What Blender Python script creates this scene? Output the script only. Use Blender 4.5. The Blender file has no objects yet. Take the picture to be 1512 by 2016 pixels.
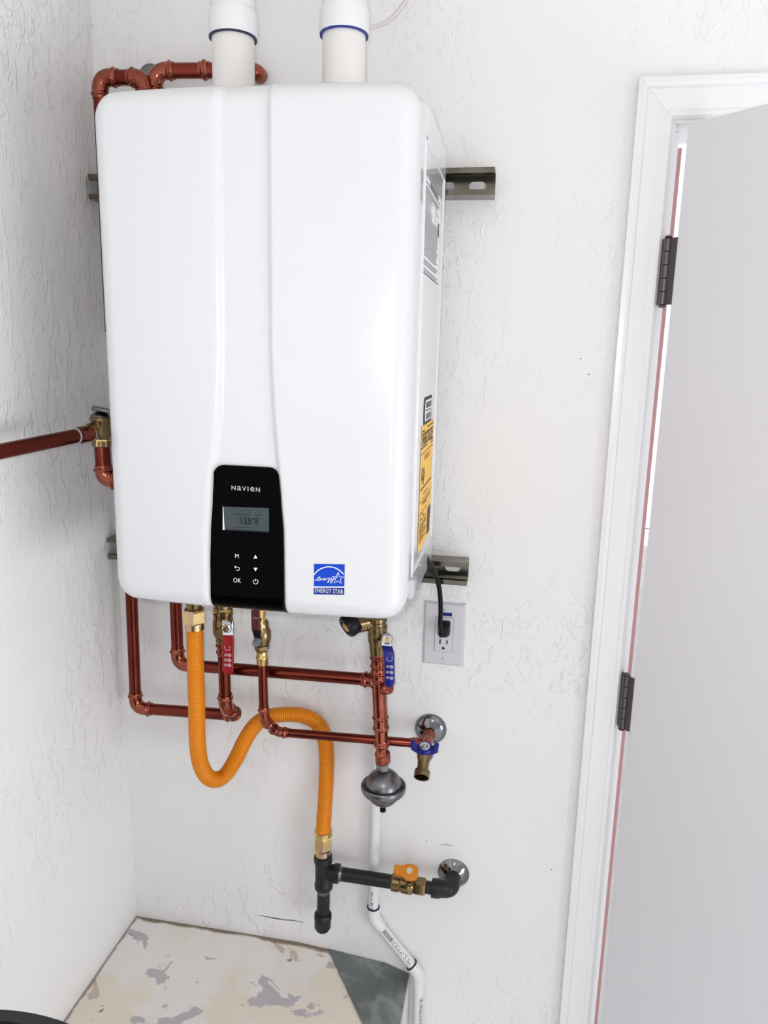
import bpy, bmesh, math, random
from mathutils import Vector, Matrix
random.seed(7)
sc = bpy.context.scene
COL = sc.collection

# ------------------------------------------------------------------ camera
F_PX = 1496.0
YAW, PITCH, ROLL = .1729, .2073, .0241
CAM = Vector((.7545, -1.3331, 1.6769))
fwd = Vector((-math.sin(YAW)*math.cos(PITCH), math.cos(YAW)*math.cos(PITCH), -math.sin(PITCH)))
rt0 = Vector((math.cos(YAW), math.sin(YAW), 0)); up0 = rt0.cross(fwd)
RT = math.cos(ROLL)*rt0 + math.sin(ROLL)*up0
UP = -math.sin(ROLL)*rt0 + math.cos(ROLL)*up0
cd = bpy.data.cameras.new('camera'); cam = bpy.data.objects.new('camera', cd); COL.objects.link(cam)
M3 = Matrix((RT, UP, -fwd)).transposed()
cam.matrix_world = Matrix.Translation(CAM) @ M3.to_4x4()
cd.sensor_fit = 'HORIZONTAL'; cd.sensor_width = 36.0; cd.lens = F_PX/1512*36; cd.clip_start = .01
sc.camera = cam

# ------------------------------------------------------------------ light
w = bpy.data.worlds.new('world'); sc.world = w; w.use_nodes = True
bg = w.node_tree.nodes['Background']; bg.inputs[0].default_value = (.96, .98, 1, 1); bg.inputs[1].default_value = .75

def lamp(name, kind, loc, energy, color=(1, 1, 1), target=None, **kw):
    d = bpy.data.lights.new(name, kind); d.energy = energy; d.color = color
    for k, v in kw.items(): setattr(d, k, v)
    o = bpy.data.objects.new(name, d); COL.objects.link(o); o.location = loc
    if target is not None: o.rotation_euler = (Vector(target)-Vector(loc)).to_track_quat('-Z', 'Y').to_euler()
    return o
# sun falling through the open garage door behind the camera onto the floor
lamp('sun', 'SUN', (2.2, -6, 2.02), 3.6, (.97, .985, 1), (2.0, -2.0, 0), angle=.01)
# daylight of a wide side doorway in the right wall, low sun on the drive outside
lamp('side_door_daylight', 'AREA', (4.25, -2.2, .62), 88, (.94, .97, 1), (.2, -.4, .70), shape='RECTANGLE', size=2.4, size_y=1.2)
# small bright window at the far end of the garage, behind the camera
lamp('far_window_daylight', 'AREA', (1.42, -4.25, 1.2), 9, (.96, .98, 1), (.4, 0, 1.0), shape='RECTANGLE', size=.34, size_y=.34)
# flash of the phone that took the picture, beside its lens
fl = CAM - RT*.024 + UP*.024
lamp('phone_flash', 'POINT', fl, 12.0, (1, .98, .97), shadow_soft_size=.004)
sc.view_settings.view_transform = 'Standard'; sc.view_settings.look = 'None'
sc.view_settings.exposure = -0.25; sc.view_settings.gamma = 1.0; sc.view_settings.use_curve_mapping = False

# ------------------------------------------------------------------ helpers
def V(*a): return Vector(a)
def ray(u, v): return fwd + RT*((u-756)/F_PX) - UP*((v-1008)/F_PX)
def P(u, v, Y):                       # photo pixel + distance from the back wall -> point
    d = ray(u, v); return CAM + d*((-Y-CAM.y)/d.y)
def PX(u, v, X):
    d = ray(u, v); return CAM + d*((X-CAM.x)/d.x)
def PZ(u, v, Z):
    d = ray(u, v); return CAM + d*((Z-CAM.z)/d.z)
def mm(p): return (p-CAM).dot(fwd)/F_PX  # metres per pixel at a point

def lin(c): return tuple(((x/12.92) if x <= .04045 else ((x+.055)/1.055)**2.4) for x in c)
MATS = {}
def mat(name, color, rough=.5, metal=0., spec=.5, coat=0., noise=None, bump=None, **kw):
    m = bpy.data.materials.new(name); m.use_nodes = True; nt = m.node_tree; b = nt.nodes['Principled BSDF']
    b.inputs['Base Color'].default_value = (*color, 1); b.inputs['Roughness'].default_value = rough
    b.inputs['Metallic'].default_value = metal; b.inputs['Specular IOR Level'].default_value = spec
    b.inputs['Coat Weight'].default_value = coat; b.inputs['Coat Roughness'].default_value = .08
    if noise:                         # (scale, second colour, low, high)
        tc = nt.nodes.new('ShaderNodeTexCoord'); n = nt.nodes.new('ShaderNodeTexNoise')
        n.inputs['Scale'].default_value = noise[0]; n.inputs['Detail'].default_value = 5
        nt.links.new(tc.outputs['Object'], n.inputs['Vector'])
        r = nt.nodes.new('ShaderNodeValToRGB'); r.color_ramp.elements[0].position = noise[2]; r.color_ramp.elements[1].position = noise[3]
        r.color_ramp.elements[0].color = (*color, 1); r.color_ramp.elements[1].color = (*noise[1], 1)
        nt.links.new(n.outputs['Fac'], r.inputs['Fac']); nt.links.new(r.outputs['Color'], b.inputs['Base Color'])
    if bump:                          # (scale, strength, distance)
        tc = nt.nodes.new('ShaderNodeTexCoord'); n = nt.nodes.new('ShaderNodeTexNoise')
        n.inputs['Scale'].default_value = bump[0]; n.inputs['Detail'].default_value = 3
        nt.links.new(tc.outputs['Object'], n.inputs['Vector'])
        bp = nt.nodes.new('ShaderNodeBump'); bp.inputs['Strength'].default_value = bump[1]; bp.inputs['Distance'].default_value = bump[2]
        nt.links.new(n.outputs['Fac'], bp.inputs['Height']); nt.links.new(bp.outputs['Normal'], b.inputs['Normal'])
    MATS[name] = m; return m

def wall_mat(name, col, stretch, strength, thr):
    m = mat(name, col, .55, spec=.35); nt = m.node_tree; b = nt.nodes['Principled BSDF']; N = nt.nodes.new; L = nt.links.new
    tc = N('ShaderNodeTexCoord'); mp = N('ShaderNodeMapping'); mp.inputs['Scale'].default_value = stretch
    L(tc.outputs['Object'], mp.inputs['Vector'])
    n1 = N('ShaderNodeTexNoise'); n1.inputs['Scale'].default_value = 21; n1.inputs['Detail'].default_value = 4; n1.inputs['Distortion'].default_value = 1.1
    L(mp.outputs['Vector'], n1.inputs['Vector'])
    r1 = N('ShaderNodeMapRange'); r1.inputs['From Min'].default_value = thr; r1.inputs['From Max'].default_value = thr+.055; L(n1.outputs['Fac'], r1.inputs['Value'])
    n2 = N('ShaderNodeTexNoise'); n2.inputs['Scale'].default_value = 42; n2.inputs['Detail'].default_value = 3; n2.inputs['Distortion'].default_value = 2.0
    L(mp.outputs['Vector'], n2.inputs['Vector'])
    r2 = N('ShaderNodeMapRange'); r2.inputs['From Min'].default_value = thr+.06; r2.inputs['From Max'].default_value = thr+.12; L(n2.outputs['Fac'], r2.inputs['Value'])
    n3 = N('ShaderNodeTexNoise'); n3.inputs['Scale'].default_value = 4; n3.inputs['Detail'].default_value = 2; L(tc.outputs['Object'], n3.inputs['Vector'])
    a = N('ShaderNodeMath'); a.operation = 'MULTIPLY_ADD'; a.inputs[1].default_value = .7; L(r2.outputs[0], a.inputs[0]); L(r1.outputs[0], a.inputs[2])
    a2 = N('ShaderNodeMath'); a2.operation = 'MULTIPLY_ADD'; a2.inputs[1].default_value = 4; L(n3.outputs['Fac'], a2.inputs[0]); 
    n4 = N('ShaderNodeTexNoise'); n4.inputs['Scale'].default_value = 2.2; n4.inputs['Detail'].default_value = 1; L(tc.outputs['Object'], n4.inputs['Vector'])
    r4 = N('ShaderNodeMapRange'); r4.inputs['From Min'].default_value = .38; r4.inputs['From Max'].default_value = .62; r4.inputs['To Min'].default_value = .15; L(n4.outputs['Fac'], r4.inputs['Value'])
    a3 = N('ShaderNodeMath'); a3.operation = 'MULTIPLY'; L(a.outputs[0], a3.inputs[0]); L(r4.outputs[0], a3.inputs[1]); L(a3.outputs[0], a2.inputs[2])
    bp = N('ShaderNodeBump'); bp.inputs['Strength'].default_value = strength; bp.inputs['Distance'].default_value = .0012
    L(a2.outputs[0], bp.inputs['Height']); L(bp.outputs['Normal'], b.inputs['Normal'])
    return m
wall_mat('wall_paint', (.84, .835, .835), (1.6, 1, 1.05), .8, .56)
wall_mat('wall_paint_streaked', (.84, .835, .835), (1.6, 2.3, .95), .95, .55)
mat('ceiling_paint', (.80, .745, .71), .8)
mat('concrete', (.70, .71, .72), .8, noise=(3, (.63, .64, .65), .4, .7))
mat('paving', (.84, .83, .82), .8, noise=(6, (.78, .77, .76), .4, .6))
mat('trim_paint', (.84, .84, .85), .3)
mat('door_paint', (.74, .73, .76), .35, bump=(300, .05, .0005))
mat('heater_white', (.68, .69, .71), .22, coat=.6)
mat('heater_side', (.76, .765, .79), .16, coat=.7)
mat('panel_black', (.001, .001, .0014), .1, spec=.03)
mat('screen', (.062, .070, .082), .3, spec=.2, noise=(60, (.042, .066, .066), .4, .6))
mat('screen_dark', (.010, .014, .016), .4, spec=.1)
mat('print_white', (.75, .77, .80), .5)
mat('logo_grey', (.42, .44, .47), .4)
mat('print_black', (.02, .02, .022), .6)
mat('print_grey', (.16, .15, .17), .6)
mat('label_white', (.85, .85, .87), .4)
mat('label_yellow', lin((.98, .76, .28)), .5)
mat('label_blue', lin((.0, .25, .74)), .4, spec=.3)
mat('label_navy', lin((.02, .14, .50)), .4, spec=.3)
mat('copper', (.20, .040, .026), .22, metal=1, noise=(14, (.12, .024, .017), .45, .75))
mat('copper_fitting', (.36, .105, .068), .18, metal=1, noise=(40, (.24, .062, .042), .4, .7))
mat('brass', (.27, .195, .095), .26, metal=1, noise=(60, (.18, .125, .06), .4, .7))
mat('brass_bright', (.72, .50, .20), .2, metal=1)
mat('zinc_yellow', (.70, .52, .20), .22, metal=1, noise=(50, (.62, .42, .34), .45, .6))
mat('chrome', (.62, .62, .64), .1, metal=1)
mat('chrome_dark', (.22, .225, .235), .10, metal=1)
mat('steel_grey', (.19, .186, .20), .34, metal=1, bump=(400, .04, .0004))
mat('strut_zinc', (.21, .197, .165), .22, metal=1, noise=(25, (.14, .125, .098), .4, .7))
mat('grey_bolt', (.16, .19, .20), .35)
mat('black_iron', (.011, .012, .014), .42, spec=.35, noise=(70, (.03, .03, .034), .55, .8), bump=(250, .25, .0006))
mat('gas_coating', lin((.89, .54, .02)), .3, spec=.5)
mat('gas_handle', lin((.82, .50, .05)), .4)
mat('vinyl_red', lin((.56, .01, .07)), .35)
mat('vinyl_red_dark', lin((.30, .02, .05)), .4)
mat('vinyl_blue', lin((.02, .06, .47)), .35)
mat('pvc', (.78, .78, .79), .3)
mat('pvc_warm', (.76, .74, .72), .35)
mat('primer_blue', lin((.05, .15, .55)), .4)
mat('primer_navy', lin((.04, .04, .25)), .4)
mat('black_plastic', (.004, .004, .005), .35, spec=.2)
mat('bin_plastic', (.012, .012, .015), .5)
mat('outlet_white', (.62, .62, .66), .3)
mat('hinge_metal', (.13, .12, .115), .38, metal=1)
mat('weatherstrip', lin((.74, .55, .55)), .7)
mat('galvanised', (.20, .22, .22), .45, metal=.7, noise=(28, (.36, .38, .39), .45, .72))
mat('wood_white', (.72, .71, .68), .6, noise=(20, (.55, .52, .48), .55, .8))
mat('scuff', (.14, .13, .13), .8)
mat('cable_white', (.66, .63, .60), .4)
mat('inside_dark', (.01, .01, .01), .8)

class MB:
    def __init__(s): s.v = []; s.f = []
    def add(s, vs, fs):
        n = len(s.v); s.v += [tuple(x) for x in vs]; s.f += [tuple(i+n for i in f) for f in fs]; return s
    def box(s, c, d, mtx=None):
        c = Vector(c); h = Vector(d)/2
        vs = [Vector((x*h.x, y*h.y, z*h.z)) for z in (-1, 1) for y in (-1, 1) for x in (-1, 1)]
        if mtx is not None: vs = [mtx @ x for x in vs]
        return s.add([c+x for x in vs], [(0, 2, 3, 1), (4, 5, 7, 6), (0, 1, 5, 4), (2, 6, 7, 3), (0, 4, 6, 2), (1, 3, 7, 5)])
    def frame(s, ax, hint=None):
        ax = ax.normalized(); h = hint if hint is not None else (V(0, 0, 1) if abs(ax.z) < .9 else V(1, 0, 0))
        a = h.cross(ax).normalized(); return a, ax.cross(a).normalized(), ax
    def lathe(s, prof, o, ax, seg=24, caps=True, hint=None, phase=0.):   # prof: [(radius, height)]
        a, b, ax = s.frame(Vector(ax), hint); o = Vector(o); vs = []; fs = []
        for r, h in prof:
            for i in range(seg):
                t = 2*math.pi*i/seg+phase; vs.append(o+ax*h+(a*math.cos(t)+b*math.sin(t))*r)
        for k in range(len(prof)-1):
            for i in range(seg):
                j = (i+1) % seg; fs.append((k*seg+i, k*seg+j, (k+1)*seg+j, (k+1)*seg+i))
        if caps: fs.append(tuple(range(seg-1, -1, -1))); fs.append(tuple((len(prof)-1)*seg+i for i in range(seg)))
        return s.add(vs, fs)
    def tube(s, path, r, seg=16, caps=True):
        path = [Vector(p) for p in path]; n = len(path); rs = r if isinstance(r, (list, tuple)) else [r]*n
        ts = []
        for i in range(n):
            t = path[min(i+1, n-1)]-path[max(i-1, 0)]; ts.append(t.normalized())
        a = (V(0, 0, 1) if abs(ts[0].z) < .9 else V(1, 0, 0)).cross(ts[0]).normalized(); vs = []; fs = []
        for i in range(n):
            if i: a = (a-ts[i]*a.dot(ts[i])).normalized()
            b = ts[i].cross(a)
            for k in range(seg):
                th = 2*math.pi*k/seg; vs.append(path[i]+(a*math.cos(th)+b*math.sin(th))*rs[i])
        for i in range(n-1):
            for k in range(seg):
                j = (k+1) % seg; fs.append((i*seg+k, i*seg+j, (i+1)*seg+j, (i+1)*seg+k))
        if caps: fs.append(tuple(range(seg-1, -1, -1))); fs.append(tuple((n-1)*seg+k for k in range(seg)))
        return s.add(vs, fs)
    def prism(s, poly, o, ex, ey, depth):          # polygon in the ex/ey plane, extruded along ex x ey
        ex = Vector(ex).normalized(); ey = Vector(ey).normalized(); ez = ex.cross(ey); o = Vector(o); n = len(poly)
        vs = [o+ex*x+ey*y for x, y in poly]+[o+ex*x+ey*y+ez*depth for x, y in poly]
        fs = [tuple(range(n-1, -1, -1)), tuple(range(n, 2*n))]+[(i, (i+1) % n, n+(i+1) % n, n+i) for i in range(n)]
        return s.add(vs, fs)
    def loft(s, rings, caps=True):
        n = len(rings[0]); vs = [p for r in rings for p in r]; fs = []
        for k in range(len(rings)-1):
            for i in range(n):
                j = (i+1) % n; fs.append((k*n+i, k*n+j, (k+1)*n+j, (k+1)*n+i))
        if caps: fs.append(tuple(range(n-1, -1, -1))); fs.append(tuple((len(rings)-1)*n+i for i in range(n)))
        return s.add(vs, fs)
    def strip(s, pts, w, z):                       # flat ribbon in x/z, laid by map function z(x, zz)
        L = []
        for i, (x, y) in enumerate(pts):
            x0, y0 = pts[max(i-1, 0)]; x1, y1 = pts[min(i+1, len(pts)-1)]
            d = Vector((x1-x0, y1-y0)); d = d.normalized() if d.length else Vector((1, 0)); L.append((x-d.y*w/2, y+d.x*w/2, x+d.y*w/2, y-d.x*w/2))
        vs = []
        for q in L: vs += [z(q[0], q[1]), z(q[2], q[3])]
        return s.add(vs, [(2*i, 2*i+1, 2*i+3, 2*i+2) for i in range(len(L)-1)])
    def build(s, name, m, parent=None, sharp=35, bevel=0):
        me = bpy.data.meshes.new(name); me.from_pydata(s.v, [], s.f); me.validate()
        bm = bmesh.new(); bm.from_mesh(me); bmesh.ops.recalc_face_normals(bm, faces=bm.faces); bm.to_mesh(me); bm.free()
        me.polygons.foreach_set('use_smooth', [True]*len(me.polygons)); me.set_sharp_from_angle(angle=math.radians(sharp))
        me.materials.append(MATS[m]); o = bpy.data.objects.new(name, me); COL.objects.link(o)
        if parent is not None:
            o.parent = parent; o.matrix_parent_inverse = Matrix.Translation(parent.location).inverted() if parent.type == 'EMPTY' else Matrix()
        if bevel:
            md = o.modifiers.new('bevel', 'BEVEL'); md.width = bevel; md.segments = 3; md.limit_method = 'ANGLE'
        return o
def thing(name, label, cat, loc, group=None):
    o = bpy.data.objects.new(name, None); o.empty_display_size = .05; COL.objects.link(o); o.location = loc
    o['label'] = label; o['category'] = cat
    if group: o['group'] = group
    return o
def tag(o, label, cat, group=None):
    o['label'] = label; o['category'] = cat
    if group: o['group'] = group
    return o
def struct(o): o['kind'] = 'structure'; return o
def part_label(o, t): o['label'] = t; return o

def bezier_path(pts, n=12):                       # Catmull-Rom through points
    pts = [Vector(p) for p in pts]; q = [pts[0]*2-pts[1]]+pts+[pts[-1]*2-pts[-2]]; out = []
    for i in range(1, len(q)-2):
        a, b, c, d = q[i-1:i+3]
        for k in range(n):
            t = k/n; out.append(.5*((2*b)+(c-a)*t+(2*a-5*b+4*c-d)*t*t+(3*b-3*c+d-a)*t**3))
    out.append(pts[-1]); return out
def resample(path, step):
    out = [path[0]]; acc = 0
    for a, b in zip(path, path[1:]):
        L = (b-a).length; s0 = step-acc
        while s0 <= L: out.append(a+(b-a)*(s0/L)); s0 += step
        acc = (acc+L) % step
    return out
def press_radius(d, r, bead=True):               # radius of a press fitting at distance d from its open end
    if d < .0045: return r*1.10
    if bead and d < .0105: return r*(1.13+.20*math.sin(math.pi*(d-.0045)/.006))
    return r*1.13
def fitting(path, r, m, name, parent, bead=True, seg=20):
    dist = [0]
    for a, b in zip(path, path[1:]): dist.append(dist[-1]+(b-a).length)
    T = dist[-1]
    def pos(d):
        for i in range(len(path)-1):
            if d <= dist[i+1] or i == len(path)-2: return path[i]+(path[i+1]-path[i])*((d-dist[i])/max(1e-9, dist[i+1]-dist[i]))
    ds = sorted(set([round(min(max(x, 0), T), 6) for x in [0, .002, .0045, .0055, .0065, .0075, .0085, .0095, .0105, .012] + [T-y for y in (0, .002, .0045, .0055, .0065, .0075, .0085, .0095, .0105, .012)] + dist]))
    pts = [pos(d) for d in ds]; rs = [press_radius(min(d, T-d), r, bead) for d in ds]
    return MB().tube(pts, rs, seg).build(name, m, parent, sharp=60)
def bend(a, b, c, leg, n=10):                     # rounded corner path around b with straight legs
    d0 = (a-b).normalized(); d1 = (c-b).normalized(); ang = d0.angle(d1)
    t = leg*.62
    p0 = b+d0*t; p1 = b+d1*t; out = [b+d0*leg]
    for i in range(n+1):
        s = i/n; out.append(p0*(1-s)**2+b*2*s*(1-s)+p1*s*s)
    out.append(b+d1*leg); return out
def pipe_run(root, pts, r, m='copper', mf='copper_fitting', leg=.030, ends=(0, 0)):
    pts = [Vector(p) for p in pts]; cur = pts[0]
    for i in range(1, len(pts)):
        nxt = pts[i]; L = leg if not isinstance(leg, (list, tuple)) else leg[i-1]
        d = (nxt-cur).normalized()
        if i < len(pts)-1:
            Lq = min(L, (pts[i]-pts[i-1]).length*.48, (pts[i+1]-pts[i]).length*.48)
            stop = nxt-(nxt-pts[i-1]).normalized()*(Lq-.006)
            if (stop-cur).dot(d) > .004: MB().tube([cur, stop], r, 18).build('pipe', m, root)
            fitting(bend(pts[i-1], nxt, pts[i+1], Lq), r, mf, 'elbow', root)
            cur = nxt+(pts[i+1]-nxt).normalized()*(Lq-.006)
        else: MB().tube([cur, nxt], r, 18).build('pipe', m, root)

def text_mesh(s, size, align='CENTER', sx=1., bold=0.):
    cu = bpy.data.curves.new('t', 'FONT'); cu.body = s; cu.size = size; cu.align_x = align; cu.align_y = 'CENTER'; cu.resolution_u = 3; cu.offset = bold
    o = bpy.data.objects.new('t', cu); COL.objects.link(o); dg = bpy.context.evaluated_depsgraph_get()
    me = bpy.data.meshes.new_from_object(o.evaluated_get(dg)); vs = [(v.co.x*sx, v.co.y) for v in me.vertices]; fs = [tuple(p.vertices) for p in me.polygons]
    bpy.data.objects.remove(o); bpy.data.curves.remove(cu); bpy.data.meshes.remove(me); return vs, fs

# ------------------------------------------------------------------ the room
WX = -.008
wb = MB()
def slab(m, x0, x1, y0, y1, z0, z1): return m.box(((x0+x1)/2, (y0+y1)/2, (z0+z1)/2), (x1-x0, y1-y0, z1-z0))
slab(wb, -.15, .958, 0, .12, 0, 2.75); slab(wb, .958, 1.80, 0, .12, 2.046, 2.75); slab(wb, 1.80, 4.3, 0, .12, 0, 2.75)
wall_back = struct(wb.build('wall_back', 'wall_paint'))
struct(slab(MB(), WX-.12, WX, -4.4, 0, 0, 2.75).build('wall_left', 'wall_paint_streaked'))
wr = MB(); slab(wr, 4.3, 4.42, -1.0, .12, 0, 2.75); slab(wr, 4.3, 4.42, -4.4, -3.4, 0, 2.75); slab(wr, 4.3, 4.42, -3.4, -1.0, 1.75, 2.75)
struct(wr.build('wall_right', 'wall_paint'))
wf = MB(); slab(wf, -.13, 4.42, -4.52, -4.4, 2.2, 2.75); slab(wf, -.13, WX, -4.52, -4.4, 0, 2.2)
struct(wf.build('wall_front', 'wall_paint'))
struct(slab(MB(), -.13, 4.42, -4.52, .12, 2.75, 2.85).build('ceiling', 'ceiling_paint'))
struct(slab(MB(), -6, 8, -9, .12, -.1, 0).build('floor', 'concrete'))
struct(slab(MB(), -6, 9, .12, 6.6, -.12, -.01).build('floor_outside', 'paving'))
struct(slab(MB(), -3, 8, 6.5, 6.7, 0, 4.5).build('wall_outside_added', 'wall_paint'))  # wall added to catch the sun and brighten the view through the door gap
# scuffs on the back wall
def scuff(pts, wd):
    m = MB(); q = [P(u, v, .0006) for u, v in pts]; n = len(q)
    vs = []
    for i, p in enumerate(q):
        k = wd*math.sin(math.pi*(i+.3)/(n-.2))*(.6+.5*random.random()); vs += [p+V(0, 0, k), p-V(0, 0, k)]
    m.add(vs, [(2*i, 2*i+1, 2*i+3, 2*i+2) for i in range(n-1)]); return m.build('scuff_mark', 'scuff', wall_back)
scuff([(504, 1802), (520, 1804), (540, 1808), (560, 1811), (575, 1812), (598, 1816)], .0016)
scuff([(310, 1765), (312, 1774), (313, 1783)], .002)
scuff([(866, 1664), (872, 1662), (884, 1664), (892, 1666)], .0008)
for u, v in [(795, 1881), (840, 1655), (1143, 706), (1159, 737), (1086, 1712), (362, 1787), (620, 1000+690)]:
    MB().lathe([(.0012, 0), (.0009, .0004)], P(u, v, .0002), V(0, -1, 0), 7).build('scuff_mark', 'scuff', wall_back)

# platform the old heater stood on
pf = mat('platform_paint', (.74, .70, .65), .6); nt = pf.node_tree; B = nt.nodes['Principled BSDF']; N = nt.nodes.new; L = nt.links.new
tc = N('ShaderNodeTexCoord')
def noise(scale, det=6, dist=.6):
    n = N('ShaderNodeTexNoise'); n.inputs['Scale'].default_value = scale; n.inputs['Detail'].default_value = det; n.inputs['Distortion'].default_value = dist; L(tc.outputs['Object'], n.inputs['Vector']); return n
def ramp(src, lo, hi):
    r = N('ShaderNodeMapRange'); r.inputs['From Min'].default_value = lo; r.inputs['From Max'].default_value = hi; L(src, r.inputs['Value']); return r.outputs[0]
def mixc(f, a, c):
    m = N('ShaderNodeMix'); m.data_type = 'RGBA'; L(f, m.inputs[0])
    if isinstance(a, tuple): m.inputs[6].default_value = (*a, 1)
    else: L(a, m.inputs[6])
    m.inputs[7].default_value = (*c, 1); return m.outputs[2]
n1 = noise(5); n2 = noise(11); n3 = noise(28, 4); n4 = noise(45, 3); n5 = noise(18, 8)
c = mixc(ramp(n1.outputs['Fac'], .47, .56), (.84, .78, .67), (.86, .84, .82))
c = mixc(ramp(n2.outputs['Fac'], .60, .615), c, (.53, .50, .53))
c = mixc(ramp(n5.outputs['Fac'], .64, .66), c, (.60, .53, .45))
c = mixc(ramp(n3.outputs['Fac'], .70, .73), c, (.26, .21, .13))
c = mixc(ramp(n4.outputs['Fac'], .74, .75), c, (.08, .07, .05))
sx = N('ShaderNodeSeparateXYZ'); L(tc.outputs['Object'], sx.inputs[0])
ed = N('ShaderNodeMath'); ed.operation = 'MULTIPLY_ADD'; ed.inputs[1].default_value = .028; L(n5.outputs['Fac'], ed.inputs[0]); L(sx.outputs['Y'], ed.inputs[2])
c = mixc(ramp(ed.outputs[0], .002, .008), c, (.24, .19, .14))
ex_ = N('ShaderNodeMath'); ex_.operation = 'MULTIPLY_ADD'; ex_.inputs[1].default_value = -.02; L(n5.outputs['Fac'], ex_.inputs[0]); L(sx.outputs['X'], ex_.inputs[2])
c = mixc(ramp(ex_.outputs[0], -.011, -.015), c, (.36, .30, .28))
L(c, B.inputs['Base Color'])
bp = N('ShaderNodeBump'); bp.inputs['Strength'].default_value = .5; bp.inputs['Distance'].default_value = .002; L(n2.outputs['Fac'], bp.inputs['Height']); L(bp.outputs['Normal'], B.inputs['Normal'])
ZP = .4555
platform = thing('platform', 'cream painted raised platform with peeling paint in the corner', 'platform', (.3, -.35, 0))
m = MB(); prof = [(WX, .02), (.590, .02), (.590, .424), (.545, .4375), (.43, .4495), (.36, ZP), (WX, ZP)]
m.prism(prof, V(0, 0, 0), V(1, 0, 0), V(0, 0, 1), .70); m.build('deck', 'platform_paint', platform)
slab(MB(), .590, .600, -.70, -.001, 0, .421).build('side_board', 'wood_white', platform)
slab(MB(), WX, .59, -.70, -.0, 0, .02).build('sole_plate', 'wood_white', platform)
# sheet metal
sm = thing('sheet_metal', 'dull grey galvanised sheet metal with a crease on the platform edge', 'sheet metal', P(760, 1900, 0))
def metal(poly, name):
    m = MB(); n = len(poly); top = [p+V(0, 0, .002) for p in poly]; bot = [p+V(0, 0, .0008) for p in poly]
    m.add(top+bot, [tuple(range(n)), tuple(range(2*n-1, n-1, -1))]+[(i, (i+1) % n, n+(i+1) % n, n+i) for i in range(n)]); return m.build(name, 'galvanised', sm)
def zt(x):
    pr = [(.36, ZP), (.43, .4495), (.545, .4375), (.598, .4215)]
    for (a, za), (c, zc) in zip(pr, pr[1:]):
        if x <= c: return za+(zc-za)*(x-a)/(c-a)
    return .4215
def onp(x, y): return V(x, y, zt(x)+.0005)
la = P(646, 1868, 0); lb = PZ(714, 2016, .4395); tt = (.545-la.x)/(lb.x-la.x)
metal([onp(la.x, -.002), onp(.545, -.002), onp(.545, (lb.y-la.y)*tt+la.y), onp(.5445, (lb.y-la.y)*tt+la.y)], 'left_leaf')
metal([onp(.545, -.002)+V(0, 0, .0015), onp(.598, -.002), onp(.598, -.33), onp(.545, -.33)+V(0, 0, .0015)], 'right_leaf')

# ------------------------------------------------------------------ door, casing
XT, ZT = .9038, 2.096
trim = thing('trim_1', 'white moulded door casing around the open door', 'trim', (XT, -.01, 0)); struct(trim); del trim['label'], trim['category']
# profile across the casing: (offset from outer edge, projection)
cas = [(0, 0), (0, .017), (.008, .018), (.013, .0165), (.016, .013), (.034, .011), (.040, .0085), (.044, .008), (.047, .0095), (.053, .0085), (.057, .004), (.057, 0)]
m = MB(); ringA = [V(XT+o, -p, 0) for o, p in cas]; ringB = [V(XT+o, -p, ZT-o) for o, p in cas]; m.loft([ringA, ringB]); m.build('side_casing', 'trim_paint', trim, sharp=20)
XR = 1.80+.057
m = MB(); ringA = [V(XT+o+.0003, -p, ZT-o) for o, p in cas]; ringB = [V(XR-o, -p, ZT-o) for o, p in cas]; m.loft([ringA, ringB]); m.build('head_casing', 'trim_paint', trim, sharp=20)
m = MB(); ringA = [V(XR-o, -p, 0) for o, p in cas]; ringB = [V(XR-o, -p, ZT-o) for o, p in cas]; m.loft([ringA, ringB]); m.build('side_casing', 'trim_paint', trim, sharp=20)
slab(MB(), .9582, .9655, 0, .12, 0, 2.0335).build('jamb', 'trim_paint', trim)
slab(MB(), .9582, 1.80, 0, .12, 2.034, 2.0458).build('head_jamb', 'trim_paint', trim)
slab(MB(), 1.786, 1.80, 0, .12, 0, 2.034).build('jamb', 'trim_paint', trim)
slab(MB(), .9655, .9800, .048, .060, .01, 2.0335).build('door_stop', 'trim_paint', trim)
part_label(slab(MB(), .9800, .9865, .050, .060, .01, 2.010).build('weatherstrip', 'weatherstrip', trim), 'brownish pink seal strip in the gap')
door = thing('door_1', 'plain white door standing half open', 'door', (.9683, -.014, 0)); struct(door); del door['label'], door['category']
TH = math.radians(46); dx = V(math.cos(TH), -math.sin(TH), 0); dn = V(math.sin(TH), math.cos(TH), 0)   # dn: from the room face into the door
HP = V(.9683, -.0145, 0)
o0 = HP+dx*.0155+dn*.001
m = MB(); q = [(0, 0), (.80, 0), (.80, .040), (0, .040)]
m.prism(q, o0+V(0, 0, .012), dx, dn, 2.014)
dslab = m.build('slab', 'door_paint', door, bevel=.0015)
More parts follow.
